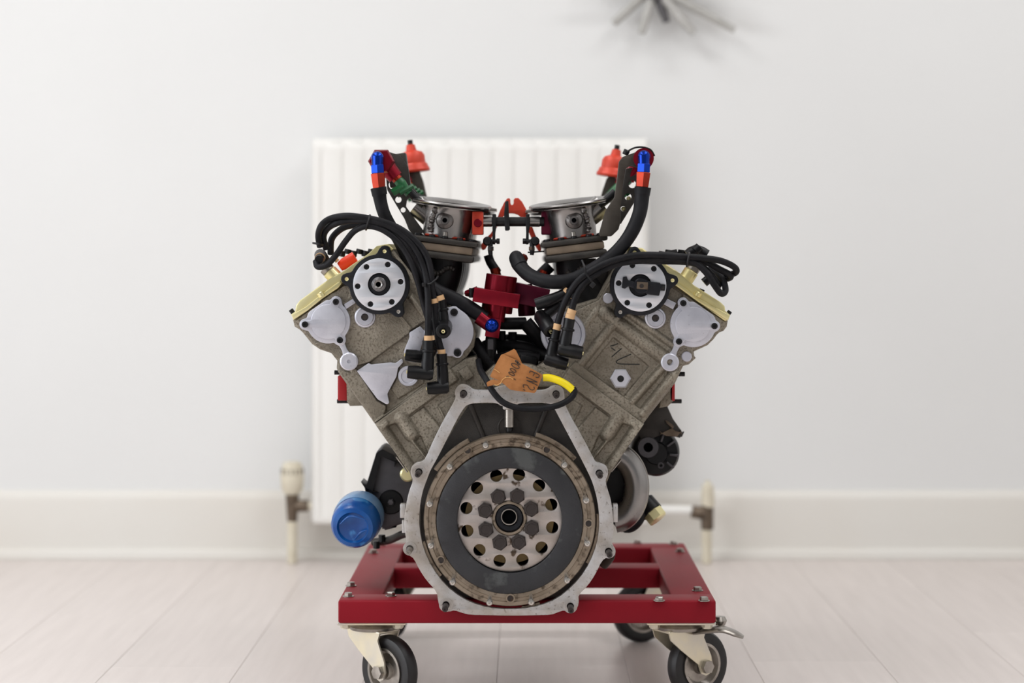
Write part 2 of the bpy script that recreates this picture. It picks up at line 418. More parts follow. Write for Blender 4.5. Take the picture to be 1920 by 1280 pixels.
for A, B in zip(R_, R_[1:]):
    for i in range(len(prof)-1): bm.faces.new((A[i], A[i+1], B[i+1], B[i]))
me = bm_mesh(bm, 'front_panel'); o = link('front_panel', finish(me, True, 60), M['white_metal'], rad)
sm = o.modifiers.new('s', 'SOLIDIFY'); sm.thickness = .0015
bm = bmesh.new()
for k in range(38): box_bm((a.x+.02+k*(b.x-a.x-.04)/37, RY+.034, a.z-.004), (.012, .040, .003), 0, bm=bm)
box_bm(((a.x+b.x)/2, RY+.014, a.z-.004), (b.x-a.x-.01, .006, .005), .001, bm=bm); box_bm(((a.x+b.x)/2, RY+.054, a.z-.004), (b.x-a.x-.01, .006, .005), .001, bm=bm)
link('top_grille', bm_mesh(bm, 'top_grille'), M['white_metal'], rad)
for xx in (a.x+.12, b.x-.12): box2('wall_bracket', xx-.015, xx+.015, RY+.060, ZW-.0005, a.z-.2, a.z-.16, M['white_metal'], rad, .001)

YV = 4.42; sv = YV/F
v1 = thing('thermostatic_valve', 'cream thermostatic radiator valve on a floor pipe left of the radiator', 'radiator valve', (PW(548, 0, YV).x, YV, 0))
def PV(x, y): return PW(x, y, YV)
zf = 0.0005
def vpipe(x, y, parent, name='pipe'):
    c = PV(x, y); cyl(name, (c.x, YV, zf), (c.x, YV, c.z), 9.5*sv, M['cream'], parent, 20)
vpipe(548, 975, v1)
cyl('valve_body', PV(548, 985), PV(548, 925), 9*sv, M['brass_dull'], v1, 20, r2=13*sv)
cyl('union_nut', PV(552, 948), PV(578, 948), 12*sv, M['brass_dull'], v1, 6)
cyl('tail_pipe', PV(576, 948), PV(590, 948), 7*sv, M['cream'], v1, 16)
lathe('thermostatic_head', [(0, 0), (14*sv, 0), (21*sv, 12*sv), (22*sv, 34*sv), (19*sv, 52*sv), (15*sv, 60*sv), (0, 62*sv)], PV(548, 926), (0, 0, 1), M['cream'], v1, 24)
bm = bmesh.new()
for k in range(14):
    t = 2*PI*k/14; c = PV(548, 884)
    box_bm((c.x + 19.5*sv*math.sin(t), YV - 19.5*sv*math.cos(t), c.z), (2.2*sv, 4*sv, 12*sv), .0005, Matrix.Rotation(t, 4, 'Z'), bm, 1)
link('grip_ribs', bm_mesh(bm, 'grip_ribs'), M['brass_dull'], v1)
v2 = thing('lockshield_valve', 'small capped lockshield valve on a floor pipe right of the radiator', 'radiator valve', (PW(1325, 0, YV).x, YV, 0))
vpipe(1325, 988, v2)
cyl('valve_body', PV(1326, 992), PV(1326, 946), 12*sv, M['brass_dull'], v2, 20)
cyl('union_nut', PV(1296, 958), PV(1318, 962), 13*sv, M['brass_dull'], v2, 6)
cyl('tail_pipe', PV(1212, 955), PV(1298, 957), 9*sv, M['white_metal'], v2, 16)
lathe('valve_cap', [(0, 0), (12*sv, 0), (13*sv, 10*sv), (11*sv, 40*sv), (5*sv, 44*sv), (4*sv, 50*sv), (0, 51*sv)], PV(1327, 950), (0, 0, 1), M['cream'], v2, 20)

# ------------------------------------------------------------------ spiky ornament at the top edge
oc = PW(1226, -26, ZW-.05)
orn = thing('spiky_wall_ornament', 'dark spiky starburst ornament high on the wall, cut off by the top edge', 'wall ornament', oc)
lathe('core', [(0, -.03), (.022, -.026), (.036, -.012), (.040, 0), (.036, .012), (.022, .026), (0, .03)], oc, (0, -1, 0), M['gloss'], orn, 20)
cyl('wall_stem', oc, (oc.x, ZW-.0005, oc.z), .006, M['gloss'], orn, 12)
M['palespike'] = mat('pale_grey_quill', (186, 184, 180), 0, .6, (172, 170, 165), 30)
tips = [(1150,44),(1203,62),(1250,42),(1300,62),(1378,56),(1100,-40),(1130,-110),(1190,-150),(1250,-160),(1310,-140),(1360,-90),(1385,-20)]
for k, (tx, ty) in enumerate(tips):
    e = PW(tx, ty, ZW-.05-.02*(k % 2)); v = e-oc
    tube('quill', [oc + v*.15, oc + v*.6, e], [.011, .0105, .008], M['gloss'] if k == 2 else M['palespike'], orn, 8, 3)

# ------------------------------------------------------------------ trolley
ZT = .164; XL, XR = -.283, .288; D0 = .022; D1 = .62
tr = thing('trolley', 'red steel trolley on four swivel casters carrying the engine', 'trolley', (0, Y0+.32, 0))
bm = bmesh.new(); bw = .065; hh = .035; zc = ZT-hh/2
def bar(x0, x1, d0, d1): box_bm(((x0+x1)/2, Y0+(d0+d1)/2, zc), (x1-x0, d1-d0, hh), .0035, bm=bm, seg=3)
bar(XL, XR, D0, D0+.058); bar(XL, XR, D1-.058, D1)
for xx in (XL, XR-bw): box_bm((xx+bw/2, Y0+(D0+D1)/2, zc), (bw, D1-D0-.004, hh-.0006), .0035, bm=bm, seg=3)
box_bm(((XL+XR)/2, Y0+.365, zc-.0003), (XR-XL-.02, .058, hh-.001), .0035, bm=bm, seg=3)
link('frame', finish(bm_mesh(bm, 'frame'), True, 30), M['red'], tr)
def topbolt(x, d, par=tr):
    c = Vector((x, Y0+d, ZT))
    k = .0065; key = ('tb',)
    if key not in _cache:
        me = HEXF.copy(); me.materials.clear(); me.materials.append(M['steel']); _cache[key] = me
    link('bolt', _cache[key], None, par, None, c, (k, k, k), (-PI/2, 0, random.random()))
for (px, py) in ((658, 1098), (653, 1118), (733, 1117), (1308, 1107), (1320, 1126), (1236, 1126), (1195, 1018), (1263, 1020), (1275, 1034), (716, 1022), (700, 1036), (778, 1022)):
    Yb = F*(CZ-ZT)/(py-VY); topbolt((px-VX)/F*Yb, Yb-Y0)
def caster(cx, d, yaw, off, brake=False, label=None):
    """yaw: direction of the axle; wheel centre trails the swivel by off"""
    R = .053; w_ = .025; C = Vector((cx, Y0+d, ZT-hh))
    ax = Vector((math.sin(yaw), -math.cos(yaw), 0)); fw = Vector((ax.y, -ax.x, 0))*off; off = abs(off)
    W = Vector((C.x, C.y, R)) + Vector((fw.x, fw.y, 0))
    root = box('caster', (C.x, C.y, C.z-.0025), (.105, .085, .005), M['zinc'], tr, .002, None, label)
    def sub(name, me, m): return link(name, me, m, root)
    for sx in (-1, 1):
        for sy in (-1, 1):
            key = ('nut',)
            if key not in _cache:
                me = HEX.copy(); me.materials.clear(); me.materials.append(M['zinc']); _cache[key] = me
            link('nut', _cache[key], None, root, None, (C.x+sx*.040, C.y+sy*.031, C.z-.005), (.0085,)*3, (PI/2, 0, 0))
    sub('swivel_race', finish(bm_mesh(lathe_bm([(0, 0), (.036, 0), (.038, .005), (.030, .012), (0, .012)], (C.x, C.y, C.z-.017), (0, 0, 1), 28), 'r')), M['steel'])
    # fork: crown and two side cheeks
    bm = bmesh.new(); top = C.z-.018
    for s in (-1, 1):
        o0 = ax*(s*.0205)
        f = fw.normalized() if off else Vector((1, 0, 0))
        prof = [(-.036, top), (.036, top), (.032, top-.010), (off-.004, top-.013), (off+.010, R+.016), (off+.012, R), (off+.008, R-.011), (off, R-.014), (off-.009, R-.010), (off-.014, R+.004), (-.012, .082), (-.032, top-.012)]
        A = []; B = []
        for a_, z_ in prof:
            q = Vector((C.x, C.y, z_)) + f*a_ + o0
            A.append(bm.verts.new(q - ax*.0014)); B.append(bm.verts.new(q + ax*.0014))
        n = len(prof); bm.faces.new(A); bm.faces.new(B[::-1])
        for i in range(n): j = (i+1) % n; bm.faces.new((A[i], A[j], B[j], B[i]))
    rz = Matrix.Rotation(yaw, 4, 'Z')
    box_bm(Vector((C.x, C.y, top)), (.070, .0435, .004), .0015, rz, bm)
    sub('fork', finish(bm_mesh(bm, 'fork'), True, 30), M['zinc'])
    t = w_/2
    sub('tyre', finish(bm_mesh(lathe_bm([(.034, -t+.002), (.044, -t), (.050, -t+.002), (R, -t+.007), (R, t-.007), (.050, t-.002), (.044, t), (.034, t-.002), (.034, -t+.002)], W, ax, 48), 'tyre'), True, 40), M['tyre'])
    sub('wheel_rim', finish(bm_mesh(lathe_bm([(.0, -t-.001), (.012, -t-.001), (.014, -t+.006), (.026, -t+.007), (.031, -t-.001), (.035, -t-.001), (.035, t+.001), (.031, t+.001), (.026, t-.007), (.014, t-.006), (.012, t+.001), (0, t+.001)], W, ax, 40), 'rim'), True, 35), M['steel'])
    bm = lathe_bm([(0, -.027), (.006, -.027), (.006, .027), (0, .027)], W, ax, 16)
    lathe_bm([(.0105, .0215), (.0105, .029), (0, .0295)], W, ax, 6, bm); lathe_bm([(.0105, -.0215), (.0105, -.029), (0, -.0295)], W, ax, 6, bm)
    sub('axle_bolt', finish(bm_mesh(bm, 'axle'), True, 30), M['steel'])
    if brake:
        f = Vector((1, -.15, 0)).normalized()
        q = [Vector((C.x, C.y, 0)) + f*a_ + Vector((0, -.01, z_)) for a_, z_ in ((.02, .108), (.045, .112), (.066, .114), (.085, .108), (.097, .103))]
        bm = tube_bm(q, [.012, .015, .017, .016, .008], 16, 5, flat=.28)
        sub('brake_pedal', finish(bm_mesh(bm, 'brake_pedal'), True, 50), M['steel'])
        bm = lathe_bm([(0, 0), (.008, .001), (.011, .008), (.008, .014), (0, .015)], Vector((C.x+.063, C.y+.006, .115)), (0, 0, 1), 18)
        sub('brake_knob', finish(bm_mesh(bm, 'brake_knob')), M['steel'])
    return root
xf = lambda px: (px-VX)/1250.0
caster(xf(693), .075, math.radians(-42), -.036, label='swivel caster without a brake')
caster(xf(1281), .075, math.radians(33), -.035, True, label='braked swivel caster with steel foot pedal')
caster(XR-.055, .555, math.radians(20), .030)
caster(XL+.055, .555, math.radians(-60), .028)

# ------------------------------------------------------------------ engine
en = thing('racing_engine', 'V-shaped racing engine with exposed flywheel and coloured hose fittings, on the red trolley', 'engine', (xf(955), Y0+.25, ZT))
Z1, Z2, Z3, Z4, Z5, Z6, Z7, Z8, ZF = ((540,260),4.5714),((960,260),4.3636),((540,460),5.3333),((1040,460),5.3333),((600,660),6.4),((1050,660),6.4),((840,480),6.4),((840,640),6.4),((740,700),2.7228)
def q(Z, pts): return z(Z[0], Z[1], pts)
def q1(Z, x, y): return (Z[0][0]+x/Z[1], Z[0][1]+y/Z[1])

# crankcase ---------------------------------------------------------------
DB = .032
case = [(702,793),(768,886),(782,930),(780,1000),(800,1070),(850,1118),(1060,1118),(1110,1070),(1130,1000),(1128,930),(1146,884),(1207,796),
        (1066,691),(1048,668),(1022,678),(1000,690),(985,684),(925,684),(908,700),(892,668),(872,672)]
crank = plate('crankcase', case, DB, .44, M['cast'], en, .003)
lb = [(705,795),(768,882),(800,900),(842,800),(880,742),(905,720),(895,680),(872,675)]
def blockfeats(mirrored):
    f = [('poly', [(1211,794),(1068,685),(1052,712),(1160,790),(1190,800)], 8),
         ('poly', [(1060,740),(1092,760),(1068,805),(1100,860),(1080,870),(1040,760)], 3),
         ('poly', [(1117,762),(1150,785),(1120,820),(1108,850),(1075,812)], 4),
         ('round', 1158, 782, 1139, 812, 15, 13), ('round', 1200, 803, 1140, 890, 17, 11), ('cap', 1140, 822, 1108, 862, 2.6, 9),
         ('cap', 1186, 792, 1198, 806, 5, 11), ('cap', 1088, 762, 1068, 800, 1.6, 6)]
    if mirrored:
        g = []
        for a in f:
            if a[0] == 'poly': g.append(('poly', mir(a[1]), a[2]))
            else: g.append((a[0], 1911-a[1], a[2], 1911-a[3], a[4], a[5], a[6]))
        return g
    return f
clipR = [(1208.5,793.5),(1146,882),(1130,884),(1110,890),(1040,745),(1046,697),(1068,689)]
relief('bank_casting', clipR, blockfeats(False), DB, M['cast'], crank, .9, 3, .6)
relief('bank_casting', mir(clipR), blockfeats(True), DB, M['cast'], crank, .9, 3, .6)
# square boss and valley casting at the front of the vee
pbox('cast_boss', 864, 688, 884, 712, DB-.008, DB+.01, M['cast'], crank, .002, -35)
plate('valley_arch', fillet([(912,706),(925,688),(960,680),(1000,684),(1030,700),(1045,726),(905,726)], 6), DB-.012, .03, M['cast'], crank, .002)
sump = box2('sump', xf(850), xf(1060), Y0+.10, Y0+.46, ZT+.0005, P(0,1100,0).z, M['castdark'], en, .006)

# dark rear cover seen through the bell plate
cover = plate('rear_cover', [(880,757),(1033,757),(1122,910),(1122,1040),(1060,1120),(850,1120),(788,1040),(788,905)], DB-.006, .01, M['castdark'], en, .001)
for (x1, y1, x2, y2) in ((881,757,907,820),(1028,757,1003,820)):
    tube('cover_rib', [P(x1,y1,DB-.006), P(x2,y2,DB-.006)], .0042, M['castdark'], cover, 10, 1)
lathe('sensor_boss', [(.0178,0),(.0178,.004),(.0165,.005),(.0165,.003),(.004,.003),(.004,0)], P(955,801,DB-.006), (0,-1,0), M['castdark'], cover, 32)

# bell plate ---------------------------------------------------------------
outer = [(350,52),(328,58),(312,76),(306,98),(312,120),(300,150),(245,245),(200,335),(155,438),(135,450),(108,455),(86,475),(80,500),(86,525),(95,545),(72,605),(56,680),(48,745),(52,810),(62,862),
         (48,880),(46,902),(58,922),(80,932),(98,945),(125,1000),(165,1060),(215,1112),(222,1165),(232,1195),(252,1212),(280,1216),(305,1208),(345,1222),(385,1232),(480,1234),(600,1236),(720,1234),(800,1232),(835,1218),(865,1208),(895,1220),(920,1212),(936,1190),(940,1165),(938,1130),
         (985,1085),(1025,1025),(1058,955),(1085,938),(1110,930),(1122,910),(1120,885),(1108,868),(1118,810),(1116,740),(1106,650),(1082,575),(1076,545),(1088,522),(1090,495),(1080,470),(1055,458),(1026,452),(1015,430),(960,325),(880,185),(868,140),(866,90),(850,66),(824,58),(798,64),(780,80),(740,86),(690,82),(640,64),(585,56),(530,66),(490,82),(440,84),(400,80),(380,62)]
outer = chaikin(q(ZF, outer), 1)
inner = [(372,156),(440,150),(520,150),(545,168),(610,168),(640,150),(790,150),(812,172),(850,245),(925,385),(985,500),(1012,560),(1036,650),(1046,745),(1040,830),(1018,915),(975,1005),(910,1085),(830,1150),(740,1186),(640,1202),(530,1202),(430,1184),(340,1145),(258,1080),(190,990),(145,890),(126,790),(126,700),(140,610),(165,540),(185,490),(225,420),(290,290),(340,195)]
inner = chaikin(q(ZF, inner), 1)
lugs = [(352,102),(824,104),(124,502),(1044,508),(78,893),(1092,907),(262,1180),(897,1187)]
lugp = [q1(ZF, *l) for l in lugs]
bell = plate('bell_plate', [outer, inner] + [circ(x, y, 6.5, 20) for x, y in lugp], 0, .012, M['bell'], en, .0008)
for x, y in lugp:
    lathe('stud_washer', [(.0055, 0), (.0105, 0), (.0105, .0012), (.0055, .0012)], P(x, y, 0), (0,-1,0), M['bell'], bell, 24)
    fix('stud', STUD, M['steel'] if x < 775 and y > 1000 else M['darksteel'], x, y, .006, 5.6, bell)
for (x, y, w_, h_) in ((755, 958, 10, 26), (1154, 962, 9, 34), (757, 987, 7, 24)):
    pbox('dowel_tab', x-w_/2, y-h_/2, x+w_/2, y+h_/2, .004, .022, M['bell'], bell, .001)
cyl('sensor_pin', P(955,758,.016), P(955,801,.016), 9.2/1250, M['steel'], bell, 24)
cyl('sensor_tip', P(955,801,.016), P(955,809,.016), 6/1250, M['screw'], bell, 16)
box('tab', P(955,761,.008), (.020,.014,.010), M['bell'], bell, .002)

# flywheel ---------------------------------------------------------------
fc = P(955.5, 975, 0); fx, fy = 955.5, 975
r_ = lambda v: v/1250
fly = lathe('flywheel', [(r_(134), .020), (r_(136), .0), (r_(139), -.003), (r_(146), -.0035), (r_(147), -.002), (r_(152), -.002), (r_(153.5), -.004), (r_(160), -.004), (r_(161.5), -.002), (r_(161.5), .016), (r_(150), .020), (r_(134), .020)],
            fc + Vector((0, .004, 0)), (0, 1, 0), M['ring'], en, 128)
lathe('friction_face', [(r_(98), .004), (r_(100), .0015), (r_(110), 0), (r_(132), 0), (r_(137), .002), (r_(137), .014), (r_(98), .014)], fc + Vector((0, -.001, -.001)), (0, 1, 0), M['friction'], fly, 128)
holes = []
HB = .008
for k in range(12):
    t = 2*PI*(k+.5)/12 - .04
    hx, hy = q1(((840,860),5.565), 636, 605)
    holes.append(circ(955 + 82.5*math.sin(t), 970.5 - 82.5*math.cos(t), 11.4, 24))
hub = plate('hub_plate', [circ(955.5, 972.5, 99, 96)] + holes + [circ(955, 970, 30, 40)], HB, .010, M['hub'], fly, .0008, label='bare steel hub plate with twelve round holes')
lathe('backing_ring', [(r_(56), 0), (r_(84), 0), (r_(84), .004), (r_(56), .004)], P(955, 972, HB+.012), (0, 1, 0), M['khaki'], fly, 64)
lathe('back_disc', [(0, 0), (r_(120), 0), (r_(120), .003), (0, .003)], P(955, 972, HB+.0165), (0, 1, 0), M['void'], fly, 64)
for k in range(8):
    t = 2*PI*k/8 + .36
    hx, hy = 953.5 + 46.5*math.sin(t), 972.5 - 46.5*math.cos(t)
    fix('hub_bolt', HEX, M['darksteel'], hx, hy, HB, 15.2, fly, yrot=t*1.3)
lathe('hub_collar', [(r_(33), 0), (r_(33), .0015), (r_(31), .003), (r_(27), .003), (r_(26), 0)], P(955, 971, HB), (0,-1,0), M['ring'], fly, 48)
lathe('hub_seal', [(r_(26.5), .001), (r_(24), .004), (r_(16), .003), (r_(15.6), -.004), (r_(26), -.004)], P(955, 970, HB), (0,-1,0), M['black'], fly, 48)
lathe('spigot_bearing', [(r_(15.5), .0), (r_(15.2), .006), (r_(13.4), .006), (r_(13), 0), (r_(13), -.012), (0, -.012)], P(954.5, 968, HB-.001), (0,-1,0), M['steel'], fly, 48)
lathe('bore_shade_disc', [(0, 0), (r_(12.8), 0), (r_(12.8), .001), (0, .001)], P(954.5, 968, HB-.001), (0,-1,0), M['void'], fly, 32)  # black disc painting the shade of the open centre hole
pins = [(464,368),(679,366),(281,478),(866,468),(179,668),(977,650),(185,880),(983,868),(296,1066),(880,1056),(484,1170),(697,1168)]
for x, y in pins:
    X, Y = q1(ZF, x, y)
    # the pins stand 42 mm out of the ring; tip seen at (X, Y)
    s = (Y0-.053)/(Y0+.001); bx, by = VX+(X-VX)*s, VY+(Y-VY)*s
    fix('clutch_pin', PIN, M['pinsteel'], bx, by, .001, 4.9, fly)
for x, y in ((373,392),(777,388),(990,765),(236,952),(591,1147)):
    X, Y = q1(ZF, x, y)
    lathe('ring_bush', [(r_(5.6), .001), (r_(6), .0022), (r_(8.6), .0022), (r_(8.8), 0)], P(X, Y, .001), (0,-1,0), M['ring'], fly, 24)
    lathe('bush_bore', [(0, .0006), (r_(5.8), .0006), (r_(5.8), 0)], P(X, Y, .001), (0,-1,0), M['darksteel'], fly, 20)
def arc_seg(name, r0, r1, a0, a1, d, t, m, parent):
    n = 18; A = [math.radians(a0+(a1-a0)*i/n) for i in range(n+1)]
    pts = [(fx+r1*math.sin(t_), fy-r1*math.cos(t_)) for t_ in A] + [(fx+r0*math.sin(t_), fy-r0*math.cos(t_)) for t_ in A[::-1]]
    return plate(name, pts, d, t, m, parent, .0006)
for (a0, a1, r1) in ((-56, -27, 172), (17, 47, 172), (86, 119, 171), (231, 256, 170), (160, 172, 168)):
    arc_seg('trigger_segment', 163, r1, a0, a1, .008, .008, M['ring'], fly)

# cylinder heads ---------------------------------------------------------------
DH = .040
HL = [(549,600),(552,612),(562,618),(568,624),(585,645),(600,655),(621,662),(632,676),(631,690),(634,698),(702,793),(803,722),(845,693),(874,671),
      (889,650),(893,625),(885,598),(866,580),(845,574),(800,585),(772,512),(735,466),(641,529)]
HR = [(1365,602),(1363,612),(1357,620),(1347,624),(1338,636),(1327,647),(1301,659),(1302,667),(1305,671),(1292,683),(1281,686),(1266,718),(1207,792),(1066,690),(1036,668),
      (1020,640),(1022,605),(1040,582),(1080,572),(1120,560),(1143,520),(1176,468),(1272,537)]
headL = plate('cylinder_head', HL, DH, .42, M['cast'], en, .003, label='left cylinder head, its front face mostly bare of ribs')
headR = plate('cylinder_head', HR, DH, .42, M['cast'], en, .003, label='right cylinder head with heavy cast ribs and pen marks')
fl = [('poly', q(Z3, [(330,560),(560,400),(900,380),(1200,500),(1400,700),(1350,770),(1225,850),(1215,880),(820,1165),(700,1200),(590,1050),(560,960),(400,1000)]), 6),
      ('poly', q(Z5, [(190,100),(440,200),(560,380),(690,580),(800,640),(790,720),(700,830),(660,850),(300,330),(205,200)]), 5),
      ('poly', q(Z5, [(650,850),(700,800),(1255,395),(1310,400),(1330,480),(1290,520)]), 8),
      ('poly', q(Z5, [(930,300),(960,140),(1240,340),(1250,370),(940,560),(880,480),(850,440)]), 2),
      ('cap', *q1(Z3,1130,700), *q1(Z3,1230,820), 2, 9), ('round', *q1(Z3,1230,520), *q1(Z3,1380,730), 7, 10),
      ('poly', q(Z3, [(60,740),(350,560),(300,520),(640,400),(600,560),(340,640),(150,820)]), 5),
      ('poly', q(Z3, [(250,980),(430,1060),(520,1130),(500,1230),(640,1270),(560,1000),(350,940)]), 4)]
clipHL = [(552,602),(556,612),(568,619),(586,642),(621,659),(635,676),(634,696),(702,794),(804,723),(874,671),(868,640),(800,594),(770,514),(735,470),(643,532)]
relief('front_casting', clipHL, fl, DH, M['cast'], headL, .8, 2, .6)
fr = [('poly', [(p[0], p[1]) for p in HR], 4.5),
      ('poly', [(1150,632),(1098,696),(1166,747),(1216,686)], 1.2),
      ('poly', [(1062,694),(1204,797),(1218,778),(1078,676)], 9),
      ('round', 1184, 752, 1240, 690, 9, 12), ('round', 1204, 774, 1264, 700, 11, 13),
      ('round', 1090, 680, 1150, 606, 10, 11), ('round', 1135, 588, 1252, 676, 15, 12), ('round', 1178, 588, 1268, 652, 8, 9),
      ('round', 1068, 650, 1120, 580, 8, 7), ('cap', 1160, 592, 1146, 612, 2.5, 12),
      ('poly', [(1255,534),(1280,552),(1270,580),(1252,574),(1243,560)], 2)]
clipHR = [(1362,604),(1355,618),(1326,643),(1299,657),(1300,668),(1290,680),(1279,684),(1264,716),(1206,794),(1065,692),(1040,665),(1060,590),(1122,562),(1146,522),(1180,474),(1270,541)]
relief('front_casting', clipHR, fr, DH, M['cast'], headR, .8, 2, .6)
DS = DH-.0085
# bright machined faces of the left head
plate('machined_face', fillet(q(Z5, [(440,225),(585,130),(610,148),(850,122),(905,132),(985,75),(1000,120),(935,190),(918,290),(808,500),(832,612),(800,628),(690,565)]), 2.5), DS, .006, M['mach'], headL, .0006, label='bright machined triangular face')
plate('machined_face', fillet(q(Z3, [(1212,872),(1322,805),(1372,862),(1335,1000),(1300,1130),(1160,1090),(1165,1040),(1215,920)]), 2.5), DS+.001, .006, M['mach'], headL, .0006)
lathe('core_plug', [(0, .004), (r_(13), .004), (r_(14), .0055), (r_(18.5), .0055), (r_(19.5), .004), (r_(19.5), 0)], P(766, 704.5, DS+.004), (0,-1,0), M['mach'], headL, 36)
# round end covers deep in the vee
def covL(cx, cy, r, l1, l2, parent, m):
    pts = []
    n = 48
    for i in range(n):
        t = 2*PI*i/n; p_ = Vector((cx + r*math.cos(t), cy + r*math.sin(t))); pts.append(p_)
    def bump(p_, lg):
        v = Vector(lg) - Vector((cx, cy)); L = v.length; v.normalize(); dv = p_ - Vector((cx, cy)); c = dv.normalized().dot(v)
        if c > .90:
            # push out towards the lug circle
            nrm = dv.normalized(); b_ = 2*nrm.dot(Vector(lg)-Vector((cx,cy))); cc = L*L - 10.5**2
            dsc = b_*b_/4 - cc
            if dsc > 0: return Vector((cx, cy)) + nrm*max(r, b_/2 + math.sqrt(dsc))
        return p_
    pts = [bump(bump(p_, l1), l2) for p_ in pts]
    o = plate('end_cover', [(p_.x, p_.y) for p_ in pts], DH-.012, .012, m, parent, .0012)
    return o
ec = covL(842, 622, 46, (851, 584), (858, 661), headL, M['mach'])
fix('socket_screw', SOCK, M['screw'], 851.5, 585, DH-.0125, 7.2, headL); fix('socket_screw', SOCK, M['screw'], 858, 661, DH-.0125, 7.2, headL)
lathe('end_cover', [(0, .010), (r_(33), .010), (r_(34), .009), (r_(35), .012), (r_(41), .012), (r_(43), .009), (r_(43), 0)], P(1056, 626, DH-.0), (0,-1,0), M['mach'], headR, 48)
# cam end covers (three-lobed with a lever to the cap)
def camcover(side):
    X = (lambda x: x) if side < 0 else (lambda x: 1911-x)
    c = (615.5, 603) if side < 0 else (1299.7, 608)
    lobes = [(630,565.5),(572,608),(637.5,637.5)] if side < 0 else [(1281,568),(1339.5,611),(1273,640)]
    n = 72; R1 = 43; pts = []
    for i in range(n):
        t = 2*PI*i/n; nrm = Vector((math.cos(t), math.sin(t))); rr = 41 if side < 0 else 43
        # flatten the side towards the gold cover
        fl_ = Vector((-.57, -.82)) if side < 0 else Vector((.57, -.82))
        k = nrm.dot(fl_)
        if k > .6: rr = min(rr, 36/k)
        for lg in lobes:
            v = Vector(lg) - Vector(c); b_ = nrm.dot(v); ds = b_*b_ - (v.length_squared - 11**2)
            if b_ > 0 and ds > 0: rr = max(rr, b_ + math.sqrt(ds))
        pts.append((c[0] + nrm.x*rr, c[1] + nrm.y*rr))
    par = headL if side < 0 else headR
    cv = plate('cam_cover', fillet(pts, 1.5, 1), DH-.017, .012, M['mach'], par, .0012)
    # raised round centre with the lobe pads
    pl = []
    for i in range(n):
        t = 2*PI*i/n; nrm = Vector((math.cos(t), math.sin(t))); rr = 33
        for lg in lobes:
            v = Vector(lg) - Vector(c); b_ = nrm.dot(v); ds = b_*b_ - (v.length_squared - 8.6**2)
            if b_ > 0 and ds > 0: rr = max(rr, b_ + math.sqrt(ds))
        pl.append((c[0] + nrm.x*rr, c[1] + nrm.y*rr))
    plate('raised_face', pl, DH-.0195, .004, M['mach'], par, .0009)
    for lg in lobes: fix('socket_screw', SOCK, M['screw'], lg[0], lg[1], DH-.0198, 6.0, par)
    # link plate to the lower cap and the upper strap
    w_ = (655, 677) if side < 0 else (1255.6, 678.5)
    s_ = lobes[2]
    a_ = Vector(s_); b_ = Vector(w_); dv = (b_-a_).normalized(); nn = Vector((-dv.y, dv.x))
    lk = [a_+nn*9, a_+dv*12+nn*5, b_-dv*18+nn*5, b_-dv*8+nn*11, b_-dv*8-nn*11, b_-dv*18-nn*5, a_+dv*12-nn*5, a_-nn*9]
    plate('link_arm', chaikin([(p_.x, p_.y) for p_ in lk], 1), DH-.0155, .006, M['mach'], par, .0008)
    up = [(648,580),(645,570),(668,556),(675,562)] if side < 0 else [(1262,580),(1268,568),(1243,556),(1236,566)]
    plate('link_arm', up, DH-.0145, .006, M['mach'], par, .0008)
    lathe('round_cap', [(0, .006), (r_(3), .006), (r_(3.6), .009), (r_(14.5), .009), (r_(17), .0075), (r_(17.3), 0)] if side < 0 else
          [(0, .004), (r_(5.5), .004), (r_(6), .009), (r_(14.5), .009), (r_(17), .0075), (r_(17.3), 0)], P(w_[0], w_[1], DH-.0095), (0,-1,0), M['mach'], par, 36)
    if side > 0:
        lathe('round_cap', [(0, .006), (r_(8.5), .006), (r_(9.8), .005), (r_(9.8), 0)], P(1287, 668, DH-.004), (0,-1,0), M['mach'], par, 28)
        lathe('round_cap', [(0, .006), (r_(9), .006), (r_(10), .005), (r_(10), 0)], P(1140, 559, DH-.008), (0,-1,0), M['mach'], par, 28)
    pc = (684.5, 594) if side < 0 else (1228.5, 596)
    lathe('plug', [(0, .003), (r_(6), .003), (r_(7), .0065), (r_(15.5), .0065), (r_(16.5), .005), (r_(19.5), .004), (r_(20.5), .002), (r_(20.5), 0)], P(pc[0], pc[1], DH-.0065), (0,-1,0), M['mach'], par, 36)
    fix('hex_socket', HEX, M['darksteel'], pc[0], pc[1], DH-.0085, 6.6, par)
camcover(-1); camcover(1)
# big hexagon plug and pen marks on the right head
hx = lathe('hexagon_plug', [(r_(6), -.002), (r_(6.2), .011), (r_(17), .011), (r_(20), .009), (r_(20), .0), (0, 0)], P(1163, 709, DH-.001), (0,-1,0), M['mach'], headR, 6, angle=20)
hx.rotation_euler = (0, 0, 0)
lathe('plug_bore', [(0, .0112), (r_(6.4), .0112), (r_(6.4), .005)], P(1163, 709, DH-.001), (0,-1,0), M['screw'], headR, 20)
bm = bmesh.new()
for st in (((555,1005),(590,998),(635,980)), ((562,1022),(585,1035),(606,1052)), ((668,1030),(620,1070),(570,1114)), ((765,1086),(690,1118),(625,1150),(620,1172),(655,1184),(750,1187),(850,1188))):
    tube_bm([P(*q1(Z4, *p_), DH-.0013) for p_ in st], .0009, 6, 5, bm)
link('pen_marks', bm_mesh(bm, 'pen_marks'), M['ink'], headR, 'handwritten marks in black pen')

